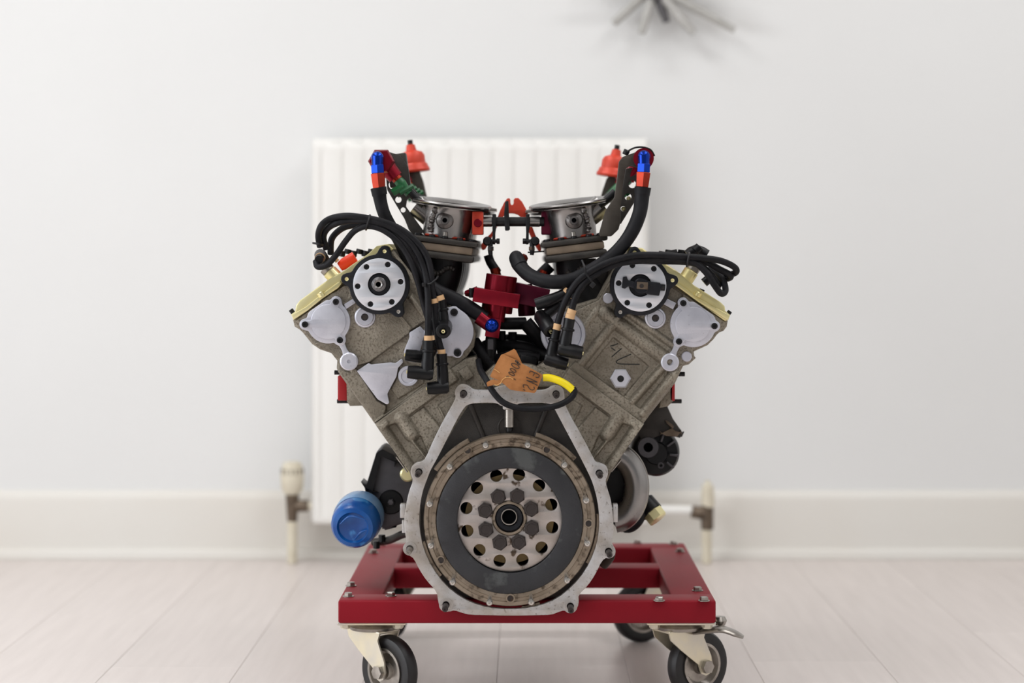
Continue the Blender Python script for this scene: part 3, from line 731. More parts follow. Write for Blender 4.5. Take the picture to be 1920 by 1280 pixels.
# cam covers in gold ---------------------------------------------------------------
GL = [(545.5,589),(553,584),(555,572),(562,563),(615,524),(645,507),(660,496),(690,476),(706,461),(728,457),(738,467),(700,492),(641,531),(634,540),(604,560),(577,582),(550,600)]
GR = [(1369,590),(1360,582),(1359,574),(1351,566),(1302,535),(1275,512),(1262,503),(1225,480),(1205,465),(1180,462),(1176,470),(1215,500),(1272,539),(1310,568),(1359,602),(1366,600)]
gc = []
for side, G, par in ((-1, GL, headL), (1, GR, headR)):
    g = plate('rocker_cover', G, .034, .42, M['gold'], en, .002, label='%s gold rocker cover' % ('left' if side < 0 else 'right'))
    gc.append(g)
    st = [(546,590),(550,600),(577,582),(604,560),(634,540),(641,531),(637,526),(600,553),(573,575)] if side < 0 else [(1369,591),(1365,601),(1310,567),(1272,539),(1256,528),(1260,523),(1276,533),(1314,561)]
    plate('flange_strip', st, .029, .42, M['gold'], g, .0012)
    f0, f1 = ((640,524),(624,506)) if side < 0 else ((1290,527),(1300,508))
    a_, b_ = (P(638,529,.06), P(617,508,.06)) if side < 0 else (P(1282,530,.06), P(1297,507,.06))
    cyl('plug_tower', a_, b_, r_(14.5), M['gold'], g, 28)
    b2 = b_ + (b_-a_).normalized()*.008
    cyl('tower_ring', b_, b2, r_(13.5), M['steel'], g, 28)
    nx_ = (598, 549) if side < 0 else (1312, 549)
    cyl('cover_screw', P(nx_[0]-2*side*-1, nx_[1], .05), P(nx_[0]+(-5 if side < 0 else 5), nx_[1]-7, .05), r_(5), M['screw'], g, 16)
    ex = (546, 585) if side < 0 else (1368, 588)
    cyl('cover_screw', P(ex[0]+4*(1 if side < 0 else -1), ex[1]+2, .045), P(ex[0]-1*(1 if side < 0 else -1), ex[1]-5, .045), r_(4.5), M['screw'], g, 16)
    cyl('cover_boss', P(605,556,.03) if side < 0 else P(1306,556,.03), P(600,548,.03) if side < 0 else P(1311,548,.03), r_(7), M['gold'], g, 20)

# distributor discs ---------------------------------------------------------------
def distributor(cx, cy, lugs_, screws, side):
    n = 96; pts = []
    for i in range(n):
        t = 2*PI*i/n; nrm = Vector((math.cos(t), math.sin(t))); rr = 56.5
        for lg in lugs_:
            v = Vector(lg) - Vector((cx, cy)); b_ = nrm.dot(v); R_l = 11; ds = b_*b_ - (v.length_squared - R_l**2)
            if b_ > 0 and ds > 0: rr = max(rr, b_ + math.sqrt(ds))
            elif b_ > 0:
                ang = math.acos(max(-1, min(1, b_/v.length)))
                rr = max(rr, 56.5 + max(0, 6 - (ang-.17)*60))
        pts.append((cx + nrm.x*rr, cy + nrm.y*rr))
    screws = [(cx+(a-cx)*40.5/math.hypot(a-cx, b-cy), cy+(b-cy)*40.5/math.hypot(a-cx, b-cy)) for a, b in screws]
    o = plate('cam_drive_ring', [pts] + [circ(l[0], l[1], 3.6, 14) for l in lugs_], .010, .022, M['black'], en, .0010, label='black ring with three lugs round a bright disc')
    for l in lugs_: lathe('lug_bush', [(0, .0005), (r_(2.2), .0005), (r_(3.5), .001), (r_(3.6), 0)], P(l[0], l[1], .0105), (0,-1,0), M['gold'] if l is not lugs_[2] else M['steel'], o, 16)
    disc = plate('bright_disc', [circ(cx, cy, 49, 72)] + [circ(s[0], s[1], 5.3, 18) for s in screws] + [circ(cx, cy, 21, 36)], .0065, .006, M['disc'], o, .0007)
    for s in screws: fix('socket_screw', SOCK, M['screw'], s[0], s[1], .0105, 5.0, o)
    lathe('seal_recess', [(r_(21), .0), (r_(20), .004), (r_(12), .006), (0, .006)], P(cx, cy, .0065), (0, 1, 0), M['void'], o, 36)
    return o
dl = distributor(711, 533, [(721,471),(650,523),(747,584)], [q1(Z3,780,208),q1(Z3,1000,186),q1(Z3,1130,363),q1(Z3,1040,566),q1(Z3,823,591),q1(Z3,690,409)], -1)
lathe('shaft', [(r_(4.5), .006), (r_(5), .024), (r_(7.5), .025), (r_(10.5), .022), (r_(11.5), .014), (r_(13.5), .012), (r_(13.5), .0)], P(711.5, 532.5, .014), (0,-1,0), M['chrome'], dl, 32)
lathe('shaft_bore', [(0, .012), (r_(4.8), .012), (r_(4.8), 0)], P(711.5, 532.5, .014), (0,-1,0), M['void'], dl, 20)
drr = distributor(1200.5, 535, [(1190,473),(1261,525.5),(1163,585)], [q1(Z4,635,376),q1(Z4,725,575),q1(Z4,946,600),q1(Z4,1082,418),q1(Z4,780,205),q1(Z4,990,235)], 1)
rot_ = q(Z4, [(685,315),(722,308),(732,345),(800,365),(850,345),(905,345),(945,360),(1055,372),(1064,395),(1060,440),(1045,505),(930,490),(900,460),(850,470),(820,440),(745,410),(728,412),(705,435),(672,425)])
plate('rotor_arm', fillet(rot_, 1.5, 2), -.004, .010, M['black'], drr, .001, label='dark blue-grey rotor arm')
cyl('rotor_hub', P(1203,535.5,.010), P(1203,535.5,-.006), r_(15), M['black'], drr, 24)
pbox('rotor_contact', 1194, 528.5, 1215, 542, -.0085, -.004, M['brass_dull'], drr, .0006, 4)
cyl('rotor_screw', P(1203,536,-.008), P(1203,536,-.0105), r_(4), M['darksteel'], drr, 14)
ptube('contact_stop', [(1236,538,.003),(1247,539,.003)], 6, M['screw'], drr, k=1)

# red exhaust port blanks and studs ---------------------------------------------------------------
pt = plate('port_flange', [(648,700),(655,690),(700,760),(656,761),(650,752)], .12, .08, M['cast'], en, .002)
pbox('port_blank', 633, 704, 651, 751, .12, .18, M['redblank'], pt, .002)
cyl('port_stud', P(627,698,.14), P(645,698,.14), r_(4.5), M['screw'], pt, 14); cyl('port_stud', P(632,752,.14), P(654,752,.14), r_(4.2), M['screw'], pt, 14)
pt = plate('port_flange', [(1262,700),(1240,745),(1236,765),(1252,762),(1262,752)], .12, .08, M['cast'], en, .002)
pbox('port_blank', 1255, 712, 1265.5, 752, .12, .18, M['redblank'], pt, .002)
cyl('port_stud', P(1262,701,.14), P(1284,701,.14), r_(4.6), M['screw'], pt, 14); cyl('port_stud', P(1256,752,.14), P(1278,752,.14), r_(4.2), M['screw'], pt, 14)

# throttle bodies ---------------------------------------------------------------
def throttle(side, first):
    d = .115; sd = S(d)
    cx = 836 if side < 0 else 1075
    tl = math.radians(7)*(-side)
    up = Vector((math.sin(tl), 0, math.cos(tl))); rt = Vector((math.cos(tl), 0, -math.sin(tl)))
    B = P(cx, 447, d)                      # centre of the flange top
    rimc = B + up*(67*sd) + rt*(1*sd)
    rup = (up + Vector((0, -.085, 0))).normalized()
    body = lathe('throttle_body', [(42*sd, 0), (44*sd, 2*sd), (45*sd, 20*sd), (47*sd, 44*sd), (50*sd, 58*sd), (56*sd, 64*sd), (53*sd, 63*sd), (46*sd, 55*sd), (43*sd, 20*sd), (40*sd, 0)], B, up, M['chrome'], en, 56,
                 label=None)
    lathe('trumpet_rim', [(52*sd, -5*sd), (66*sd, -6*sd), (74*sd, -5.4*sd), (74.5*sd, -3.6*sd), (70*sd, -3*sd), (75*sd, -2*sd), (77*sd, .4*sd), (75.5*sd, 3*sd), (70*sd, 3.6*sd), (62*sd, 1.5*sd), (51*sd, -2.5*sd), (51*sd, -4*sd)], rimc, rup, M['chrome'], body, 72)
    # welded injector port on the outer side
    o_ = B + up*(30*sd) + rt*(side*22*sd); e_ = B + up*(56*sd) + rt*(side*62*sd)
    tube('injector_port', [o_, e_], [20*sd, 22*sd], M['chrome'], body, 24, 1)
    wd = [B + up*(h*sd) + rt*(side*(40+k_)*sd*.72) + Vector((0, -math.sqrt(max(0, 46**2-((40+k_)*.72)**2))*sd-.001, 0)) for h, k_ in ((8, -1), (18, 1), (28, 0), (38, -2), (48, -6), (56, -6))]
    tube('weld_bead', wd, [3.5*sd, 6*sd, 4.4*sd, 6.2*sd, 4.4*sd, 6*sd, 4*sd], M['weld'], body, 10, 6, wob=.16)
    bc = B + up*(33*sd) + rt*(-side*-4*sd) + Vector((0, -45*sd, 0))
    lathe('pressure_boss', [(17*sd, -2*sd), (15*sd, 1.5*sd), (8.5*sd, 4*sd), (8*sd, 8*sd), (4.5*sd, 8*sd), (4*sd, 2*sd), (0, 2*sd)], bc, (0, -1, 0), M['weld'], body, 28)
    lathe('boss_bore', [(0, 6*sd), (4.8*sd, 6*sd), (4.8*sd, 0)], bc, (0, -1, 0), M['void'], body, 20)
    R3 = Matrix.Rotation(tl, 4, 'Y')
    def slab(name, dy, w_, dp, h, m, bev=.0015, dx=0):
        return box(name, B - up*((dy+h/2)*sd) + rt*(dx*sd), (w_*sd, dp*sd, h*sd), m, body, bev, R3)
    slab('red_gasket', -5, 76, 84, 5, M['orange'])
    slab('flange', 0, 124, 112, 11, M['darkplate'], .003)
    slab('spacer', 11, 108, 104, 15, M['beige'], .003)
    slab('lower_flange', 26, 116, 112, 14, M['darkplate'], .004, 0)
    for k_, (ux, uy) in enumerate(((-50, -44), (-24, -48), (0, -50), (28, -48), (50, -44))):
        c_ = B + rt*(ux*sd) + Vector((0, uy*sd, 0)) + up*.0
        key = ('fl', side)
        if key not in _cache:
            me = SOCK.copy(); me.materials.clear(); me.materials.append(M['screw']); _cache[key] = me
        o2 = link('flange_screw', _cache[key], None, body, None, c_, (6*sd,)*3, (-PI/2, tl, 0))
    cyl('adjuster', B + Vector((0, -46*sd, 0)) , B + up*(12*sd) + Vector((0, -46*sd, 0)), 4.5*sd, M['steel'], body, 14)
    nb = B - up*(38*sd)
    tube('intake_runner', [nb, nb - up*(30*sd) + rt*(side*-2*sd), nb - up*(62*sd) + rt*(side*6*sd), nb - up*(110*sd)+rt*(side*34*sd)], [38*sd, 36*sd, 35*sd, 34*sd], M['blackplastic'], body, 28, 6)
    wdp = [nb - up*((22+7*math.sin(k_*.8))*sd) + rt*((-20+k_*6)*sd) + Vector((0, -math.sqrt(max(1, 37**2-(-20+k_*6)**2))*sd, 0)) for k_ in range(8)]
    tube('runner_weld', wdp, 5*sd, M['castdark'], body, 8, 5, wob=.2)
    return body
for side in (-1, 1):
    t0 = throttle(side, True)
    kids = [o for o in COL.objects if o.parent == t0]
    for k in range(1, 5):
        c = t0.copy(); COL.objects.link(c); c.location = c.location + Vector((0, .098*k, 0))
        for ch in kids:
            g = ch.copy(); COL.objects.link(g); g.parent = c

# throttle cross shaft and linkage ---------------------------------------------------------------
ds = .10
sh = ptube('throttle_shaft', [(900,415.5,ds),(1020,415.5,ds)], 9.4, M['screw'], en, k=1)
for x0_, x1_ in ((905,922),(994,1012)): ptube('bright_sleeve', [(x0_,415.5,ds),(x1_,415.5,ds)], 9.9, M['chrome'], sh, n=24, k=1)
for x in (926.5, 989.5):
    plate('clamp_lever', fillet([(x-3.5,401),(x+3.5,401),(x+4,424),(x+2,436),(x+2,458),(x-4,458),(x-3,436),(x-3.5,424)], 1.5), ds-.012, .022, M['chrome' if 0 else 'screw'], sh, .0008)
    lathe('clamp_ring', [(9.6*S(ds), 0), (11.6*S(ds), 0), (11.6*S(ds), 6*S(ds)), (9.6*S(ds), 6*S(ds))], P(x-3, 415.5, ds), (1,0,0), M['chrome'], sh, 28)
plate('throttle_plate', fillet([(947,378),(953,376),(954,400),(956,430),(953,432),(947,432),(945,402)], 1), ds-.014, .028, M['screw'], sh, .0006)
for sx, bx in ((-1, 921), (1, 996)):
    ln = ptube('link_rod', [(bx,452,ds-.02),(bx+2*sx,466,ds-.02),(bx+1*sx,478,ds-.02)], [4,5,4], M['screw'], en, k=2)
    o_ = P(bx-4*sx*-1, 452, ds-.02)
    lathe('ball_joint', [(0,-.007),(.005,-.006),(.0072,0),(.005,.006),(0,.007)], P(bx+(-7 if sx < 0 else 7), 452, ds-.02), (0,-1,0), M['screw'], ln, 18)
    cyl('link_bolt', P(bx-14, 452, ds-.018), P(bx+14, 452, ds-.018), r_(3.6), M['screw'], ln, 12)
    cyl('bolt_nut', P(bx+(10 if sx < 0 else -16), 452, ds-.018), P(bx+(16 if sx < 0 else -10), 452, ds-.018), r_(6.2), M['screw'], ln, 6)
    cyl('link_nut', P(bx+1*sx, 462, ds-.02), P(bx+1*sx, 470, ds-.02), r_(6.5), M['darksteel'], ln, 6)
ptube('cross_wire', [(990,473,ds+.01),(1020,471,ds+.02)], 1.5, M['screw'], en, k=1)
# orange yoke between the banks
yk = plate('orange_yoke', chaikin([(926,432),(934,402),(949,372),(957,371),(957,384),(963,384),(963,371),(975,371),(990,398),(1000,432),(1016,466),(1012,474),(1004,462),(984,420),(975,404),(960,399),(946,402),(934,420),(912,466),(903,470),(902,455)], 1),   .20, .014, M['orangematt'], en, .001)
for sx, x0_ in ((-1, 885), (1, 1015)):
    if sx < 0: cyl('stop_screw', P(896,418,.085), P(896,418,.078), r_(8), M['crimson'], en, 20)
    pbox('throttle_stop', x0_, 396, x0_+21, 440, .085 if sx < 0 else .10, .13, M['orangematt'] if sx < 0 else M['purple'], en, .002, label='orange stop block' if sx < 0 else 'plum stop block')
# left-hand grey tabs at the inner rims
plate('rim_tab', [(905,386),(931,391),(931,396),(905,396)], .19, .05, M['steel'], en, .001); plate('rim_tab', [(985,394),(1010,388),(1010,398),(985,399)], .19, .05, M['steel'], en, .001)

# fuel rail ends and injectors ---------------------------------------------------------------
# left
db = .105
bl = plate('rail_bracket', [fillet(q(Z1, [(862,112),(960,140),(1030,240),(1050,390),(1110,460),(1020,520),(1010,580),(1170,800),(1080,835),(1035,780),(1000,690),(850,440),(838,320)]), 2)] +
           [circ(*q1(Z1, 986, 610), 4.8, 16), circ(*q1(Z1, 945, 522), 6, 16), circ(*q1(Z1, 900, 395), 8.5, 18)], db, .006, M['darkplate'], en, .0008)
pbox('bracket_web', 727, 288, 765, 350, db+.004, db+.03, M['darkplate'], bl, .002, -8)
rl = cyl('fuel_rail', P(716,302,db-.035), P(716,302,db+.005)+Vector((0,.40,0)), r_(21), M['crimson'], en, 24, label='crimson fuel rail of the left bank')
lathe('hex_end', [(0,0),(r_(25.5),0),(r_(25.5),.014),(r_(22),.018),(0,.018)], P(716,303,db-.022), (0,-1,0), M['crimson'], rl, 6)
for k in range(5):
    dd = db-.010 + k*.098
    o_ = Vector((0, k*.098, 0)); base = (lambda x, y, e=0: P(x, y, db-.012+e) + o_)
    tube('injector_cup', [base(718,304), base(742,333)], [r_(18), r_(15)], M['crimson'], rl, 20, 1)
    tube('red_collar', [base(738,327), base(746,337)], r_(10.5), M['orange'], rl, 20, 1)
    inj = tube('fuel_injector', [base(745,336), base(752,344), base(760,354), base(768,362)], [r_(9), r_(10.5), r_(8.5), r_(10)], M['green'], en, 18, 4, label='green fuel injector')
    ca, cb = base(757,349,-.004), base(736,361,-.004)
    tube('connector', [ca, (ca+cb)/2, cb], [r_(7), r_(8), r_(8.5)], M['green'], inj, 6, 1)
    tube('connector_rim', [base(750,362,-.006), base(775,348,-.006)], r_(5), M['green'], inj, 6, 1)
    tube('injector_nose', [base(765,357), base(779,371), base(795,384)], [r_(9), r_(7.5), r_(7)], M['blackplastic'], inj, 16, 3)
# right
br = plate('rail_bracket', [fillet(q(Z2, [(1015,108),(905,148),(876,186),(860,330),(838,480),(765,590),(712,778),(722,802),(815,797),(872,742),(886,690),(890,560),(905,400),(930,245),(965,222),(1030,238),(1050,150)]), 2)], .060, .012, M['bracket'], en, .0012, label='grey brown frame bracket of the right bank')
plate('gusset', [fillet(q(Z2, [(905,400),(930,245),(1045,225),(1012,420),(1002,520),(886,705),(880,560)]), 2)] + [circ(*q1(Z2, 950, 475), 6.5, 16), circ(*q1(Z2, 910, 572), 4.8, 16), circ(*q1(Z2, 985, 372), 6.5, 16)], .085, .005, M['darkplate'], br, .0008)
cyl('bracket_screw', P(1172,290,.066), P(1176,281,.066), r_(6), M['screw'], br, 16)
cyl('bracket_screw', P(1132,440,.066), P(1132,430,.066), r_(6), M['screw'], br, 16)
for (zx, zy) in ((955,490),(912,574)): lathe('yellow_grommet', [(0,-.002),(r_(4.5),-.001),(r_(4.5),.001),(0,.002)], P(*q1(Z2,zx,zy),.092), (0,-1,0), M['gold'], br, 16)
rr_ = cyl('fuel_rail', P(1206,298,.075), P(1206,298,.085)+Vector((0,.40,0)), r_(20), M['crimson'], en, 24, label='crimson fuel rail of the right bank')
lathe('rail_washer', [(0,0),(r_(19.5),0),(r_(19.5),.004),(0,.004)], P(1206.5,297,.046), (0,-1,0), M['crimson'], rr_, 32)
ptube('rail_clip', [(1176,284,.055),(1190,277,.05),(1206,276,.05),(1220,281,.05),(1227,292,.055)], 1.8, M['screw'], rr_, n=8)
for k in range(5):
    o_ = Vector((0, k*.098, 0)); base = (lambda x, y, e=0: P(x, y, .095+e) + o_)
    tube('injector_cup', [base(1202,304), base(1178,336)], [r_(16), r_(12)], M['crimson'], rr_, 20, 1)
    inj = tube('fuel_injector', [base(1180,333), base(1166,349), base(1150,364)], [r_(9), r_(10), r_(8)], M['green'], en, 18, 4, label='green fuel injector')
    tube('connector', [base(1166,348,-.002), base(1181,364,-.002)], r_(7.5), M['green'], inj, 6, 1)
    tube('injector_nose', [base(1154,360), base(1138,374), base(1124,386)], [r_(9), r_(8), r_(7)], M['blackplastic'], inj, 16, 3)
# AN fittings and fuel hoses
def fitting(cx, ytop, dd, lean=0):
    r0 = r_(11.5); bt_ = P(cx+lean*.2, ytop+30, dd)
    f = lathe('hose_elbow', [(0, 0), (r0*.95, 0), (r0, r_(17))] + [(r0*1.04*math.cos(t_*PI/16), r_(17)+r0*1.04*math.sin(t_*PI/16)) for t_ in range(1, 9)], bt_, (0, 0, 1), M['blue'], en, 32, angle=60)
    cyl('elbow_arm', P(cx, ytop+13, dd), P(cx, ytop+13, dd+.03), r0, M['blue'], f, 28)
    cyl('blue_nut', P(cx+lean*.2, ytop+27, dd), P(cx+lean*.4, ytop+43, dd), r_(13.5), M['blue'], f, 6, bev=.0006)
    cyl('orange_socket', P(cx+lean*.4, ytop+43, dd), P(cx+lean, ytop+71, dd), r_(15), M['orange'], f, 6, r2=r_(13), bev=.0008)
    return f
fitting(707, 282, .055, 4); fitting(1208, 280, .040, -4)
h = ptube('fuel_hose', [(710,352,.055),(713,375,.055),(720,400,.055),(733,425,.060),(750,452,.065),(768,488,.060),(788,520,.05),(815,543,.045),(850,560,.045),(882,578,.045),(910,597,.045)], [14.5,12.5,12,12,13,14,14,14,14,14,13.5], M['rubber'], en, 'thick black fuel hose crossing the left bank', n=20)
ptube('hose_cuff', [(709.5,352,.055),(712,366,.055)], [15.5, 14.5], M['rubber'], h, n=20, k=1)
h = ptube('fuel_hose', [(1205,351,.040),(1203,375,.040),(1199,400,.035),(1188,428,.03),(1171,455,.025),(1145,482,.015),(1108,507,.005),(1070,525,.0),(1030,528,.005),(995,517,.02),(974,498,.035),(968,486,.045)], [14.5,14,13.5,13.5,13,13,13,13.2,13.5,13.5,13.5,13], M['rubber'], en, 'thick black fuel hose swept across the right bank', n=20)
ptube('hose_cuff', [(1205.5,351,.040),(1204,366,.040)], [16, 14.5], M['rubber'], h, n=20, k=1)
tube('hose_cuff', [P(977,500,.032), P(969,486,.045), P(968,482,.06)], [r_(13.8), r_(14.5), r_(13)], M['rubber'], h, 20, 3)
cyl('red_collar', P(975,487,.055), P(982,484,.075), r_(9), M['orange'], h, 8)

# rear orange regulators ---------------------------------------------------------------
def regulator(px, py, lean, dd):
    sd = S(dd); c = P(px, py, dd); ax = Vector((math.sin(lean), 0, math.cos(lean)))
    o = lathe('pressure_regulator', [(0,0),(30*sd,0),(31*sd,4*sd),(28*sd,10*sd),(27*sd,14*sd),(24*sd,17*sd),(24*sd,30*sd),(20*sd,37*sd),(10*sd,41*sd),(8*sd,52*sd),(0,54*sd)], c, ax, M['orangematt'], en, 36)
    cyl('black_cap', c+ax*(50*sd), c+ax*(61*sd), 5*sd, M['screw'], o, 14)
    return o
regulator(776, 323, math.radians(-7), .42); regulator(1148, 332, math.radians(9), .42)
plate('rear_bracket', fillet([(765,318),(784,316),(793,340),(800,372),(772,380),(768,350)], 2), .40, .03, M['bracket'], en, .001)
plate('rear_bracket', fillet([(1138,332),(1152,326),(1160,345),(1150,380),(1122,384),(1130,355)], 2), .40, .03, M['bracket'], en, .001)

# centre of the vee: regulators, hoses, dark pipework ---------------------------------------------------------------
dv = .055; ZR = Z7
vt = math.radians(6)
axv = Vector((-math.sin(vt)*-1*-1, 0, -math.cos(vt)))
A0 = P(945, 512, dv+.03)
val = cyl('fuel_valve', P(941,516,dv+.03), P(931,585,dv+.03), r_(30), M['crimson'], en, 40, label='crimson anodised fuel valve in the middle of the vee', bev=.001)
R7 = Matrix.Rotation(math.radians(9), 4, 'Y')
box('valve_block', P(931,558,dv+.002), (88/1250, .05, 27/1250), M['crimson'], val, .001, R7)
tube('valve_ear', [P(895,548,dv+.01), P(872,550,dv+.015)], [r_(12), r_(5)], M['crimson'], val, 4, 1)
cyl('ear_screw', P(884,558,dv-.002), P(884,540,dv-.002), r_(5), M['screw'], val, 14)
cyl('valve_neck', P(932,568,dv+.01), P(927,602,dv+.01), r_(19), M['crimson'], val, 36, bev=.001)
box('valve_outlet', P(925,614,dv+.005), (27/1250, .03, 36/1250), M['crimson'], val, .001, R7)
lathe('blue_outlet_cap', [(r_(13.5)*math.cos(t_*PI/12), r_(13.5)*math.sin(t_*PI/12)) for t_ in range(-4, 7)], P(922,610,dv-.018), (.25,-1,.1), M['blue'], val, 28, angle=60)
tube('outlet_socket', [P(898,593,.044), P(919,609,dv-.012)], [r_(15), r_(14)], M['crimson'], val, 8, 1)
v2_ = cyl('fuel_valve', P(985,548,.14), P(988,592,.14), r_(17), M['purple'], en, 32, label='plum anodised valve behind the crimson one', bev=.001)
box('valve_block', P(996,554,.125), (62/1150, .05, 36/1150), M['purple'], v2_, .001, Matrix.Rotation(math.radians(12), 4, 'Y'))
cyl('valve_top', P(977,535,.14), P(981,556,.14), r_(22), M['purple'], v2_, 32, bev=.001)
# plug under the crimson valve
cn = tube('sensor_connector', [P(922,628,.06), P(920,650,.06), P(918,680,.06)], [r_(11), r_(12), r_(10)], M['blackplastic'], en, 8, 2)
pbox('grey_latch', 914.5, 636, 925, 655, .048, .052, M['greyplastic'], cn, .0005)
# dark hoses
for pp, r0 in (([(905,600,.10),(940,606,.10),(985,606,.11)], 12), ([(985,604,.10),(1003,625,.10),(1018,646,.11)], 14),
               ([(915,478,.16),(920,492,.16),(932,510,.15)], 9), ([(1032,498,.17),(1015,515,.17),(1005,530,.17)], 12),
               ([(890,640,.07),(905,662,.06),(925,690,.06)], 11), ([(935,650,.12),(975,652,.11),(1015,664,.11),(1040,680,.10)], 14),
               ([(900,655,.14),(940,640,.14),(990,640,.14),(1030,655,.14)], 13), ([(930,676,.08),(970,668,.07),(1010,674,.07)], 13),
               ([(880,668,.09),(900,684,.08),(930,694,.07)], 12), ([(1046,570,.09),(1030,590,.09),(1010,600,.1)], 12)):
    hp = ptube('coolant_hose', pp, r0, M['rubber'], en, n=16)
for (x, y) in ((940,626),(961,628),(925,640)):
    cyl('harness_plug', P(x, y+12, .12), P(x, y-6, .12), r_(9), M['blackplastic'], en, 10)
for (x0_, x_, y_, yy) in ((0,927,503,519),(1,1022,508,522)):
    ptube('red_hose_end', [(x_,y_,.15),(x_+ (5 if x0_ == 0 else -7),yy,.15)], 9.5, M['orange'], en, k=1)
pbox('wiring_box', 975, 667, 1006, 690, .05, .08, M['blackplastic'], en, .002, 8)
# dark intake walls under each runner (inner side of the heads)
plate('inlet_manifold', [(775,505),(800,500),(838,505),(858,560),(840,575),(800,590)], .125, .35, M['castdark'], en, .004)
plate('inlet_manifold', [(1142,505),(1110,500),(1076,515),(1052,560),(1060,575),(1125,570)], .125, .35, M['castdark'], en, .004)

# ignition leads ---------------------------------------------------------------
def lead(pp, r0=6.2, n=12): return ptube('ignition_lead', pp, r0, M['rubber'], en, n=n)
def sleeve(par, x0_, y0_, x1_, y1_, dd, r0=7.6): return ptube('marker_sleeve', [(x0_,y0_,dd),(x1_,y1_,dd)], r0, M['sleeve'], par, n=16, k=1)
dl_ = -.012
L1 = lead([(600,462,.02),(597,440,.01),(604,421,0),(622,409,0),(652,404.5,-.01),(690,409,dl_),(722,417,dl_),(752,430,dl_),(780,452,dl_),(799,478,dl_),(807,505,dl_),(810,540,dl_),(814,565,dl_),(816,600,-.01),(822,636,-.01),(828,658,-.01)])
L2 = lead([(612,466,.03),(606,446,.02),(613,429,.01),(632,418,0),(660,413,-.005),(692,415,dl_),(728,424,dl_),(762,447,dl_),(783,474,dl_),(796,506,dl_),(802,545,-.018),(803,590,-.022),(803,632,-.022)], 6.4)
L3 = lead([(620,476,.045),(622,448,.035),(640,429,.02),(662,422,.01),(692,420,.0),(722,433,0),(750,455,0),(770,484,0),(786,515,.0),(803,538,.0),(818,545,.0),(825,556,-.01)])
L4 = lead([(592,490,.02),(596,500,.01),(612,497,.005),(630,478,0),(648,452,0),(666,432,-.005),(690,424,dl_),(718,431,dl_),(744,450,dl_),(763,476,dl_),(778,508,dl_),(788,545,-.005),(800,590,-.002),(812,620,0),(817,632,0)], 5.8)
sleeve(L1, 813, 560, 814.6, 568.5, dl_); sleeve(L1, 827.5, 655, 828, 663, -.01)
sleeve(L2, 803, 629, 803, 638, -.022, 8); sleeve(L3, 824, 554, 827, 563, -.010, 7.6); sleeve(L4, 816, 628, 817.5, 636, 0, 7)
def boot(par, stem, tip, r0, r1, dd, brass=True, dd2=None):
    """moulded right-angle plug boot: a stem, a fatter body and a brass contact"""
    dd2 = dd if dd2 is None else dd2
    s_ = ptube('plug_boot', [(x, y, dd) for x, y in stem], [r0*1.05, r0, r0*1.12, r0*1.12], M['blackplastic'], en, n=8, k=3)
    (xa, ya), (xb, yb) = stem[-1], tip
    A = P(xa, ya, dd); B = P(xb, yb, dd2); dirv = (B-A).normalized()
    A2 = A - dirv*r_(r1*.9)
    L = (B-A2).length
    lathe('boot_body', [(0,0),(r_(r1*.75),0),(r_(r1),L*.12),(r_(r1),L*.55),(r_(r1*1.06),L*.58),(r_(r1*.94),L*.98),(r_(r1*.8),L),(r_(r1*.5),L),(r_(r1*.45),L-.006),(0,L-.006)], A2, dirv, M['blackplastic'], s_, 12, angle=45)
    if brass: lathe('contact', [(r_(1.6),L+.001),(r_(3.4),L+.0015),(r_(3.8),L-.004)], A2, dirv, M['brass_dull'] if 0 else M['gold'], s_, 14)
    lathe('boot_band', [(r_(r0*1.15),0),(r_(r0*1.28),.001),(r_(r0*1.28),.003),(r_(r0*1.15),.004)], P(*stem[1], dd), P(*stem[-1], dd)-P(*stem[1], dd), M['blackplastic'], s_, 12)
    return s_
boot(L3, [(827,563),(829,578),(831,596),(833,612)], (831,621), 9.5, 15, .008, True, -.028)
boot(L2, [(803,638),(803,655),(802,678),(801,700)], (764,697), 10.5, 12.5, -.020)
boot(L1, [(828,663),(829,680),(830,700),(831,726)], (801,728), 9.5, 12, -.010)
boot(L4, [(817,636),(815,646),(808,660),(798,670)], (760,665), 9, 11.5, .006)
# the boot on the left plug tower
bt = ptube('plug_boot', [(617,506,.06),(610,492,.055),(601,478,.05)], [10,11,12], M['blackplastic'], en, n=14)
tube('boot_body', [P(601,478,.055), P(600,484,.03), P(598,487,.015)], [r_(12), r_(10), r_(8)], M['blackplastic'], bt, 14, 3)
tube('cream_ring', [P(600,483,.030), P(599.5,484,.025)], r_(10), M['sleeve'], bt, 16, 1)
# cable ties
def ring_tie(cx, cy, rx, ry, dd, ang, parent=None):
    pts = []
    for k in range(17):
        t = 2*PI*k/16; u_ = rx*math.cos(t); w_ = math.sin(t)*.016
        pts.append(P(cx + u_*math.cos(ang), cy + u_*math.sin(ang), dd + w_))
    o = tube('cable_tie', pts, r_(2.1), M['screw'], en, 8, 2)
    return o
ring_tie(690, 417, 14, 14, -.006, math.radians(105))
ring_tie(596, 457, 9, 9, .015, math.radians(10))
t_ = ptube('cable_tie', [(797,532,-.022),(808,531,-.030),(817,524,-.028),(821,518,-.018)], 1.9, M['screw'], en, n=8)
pbox('tie_head', 791, 530, 799, 537, -.028, -.020, M['screw'], t_, .0008)

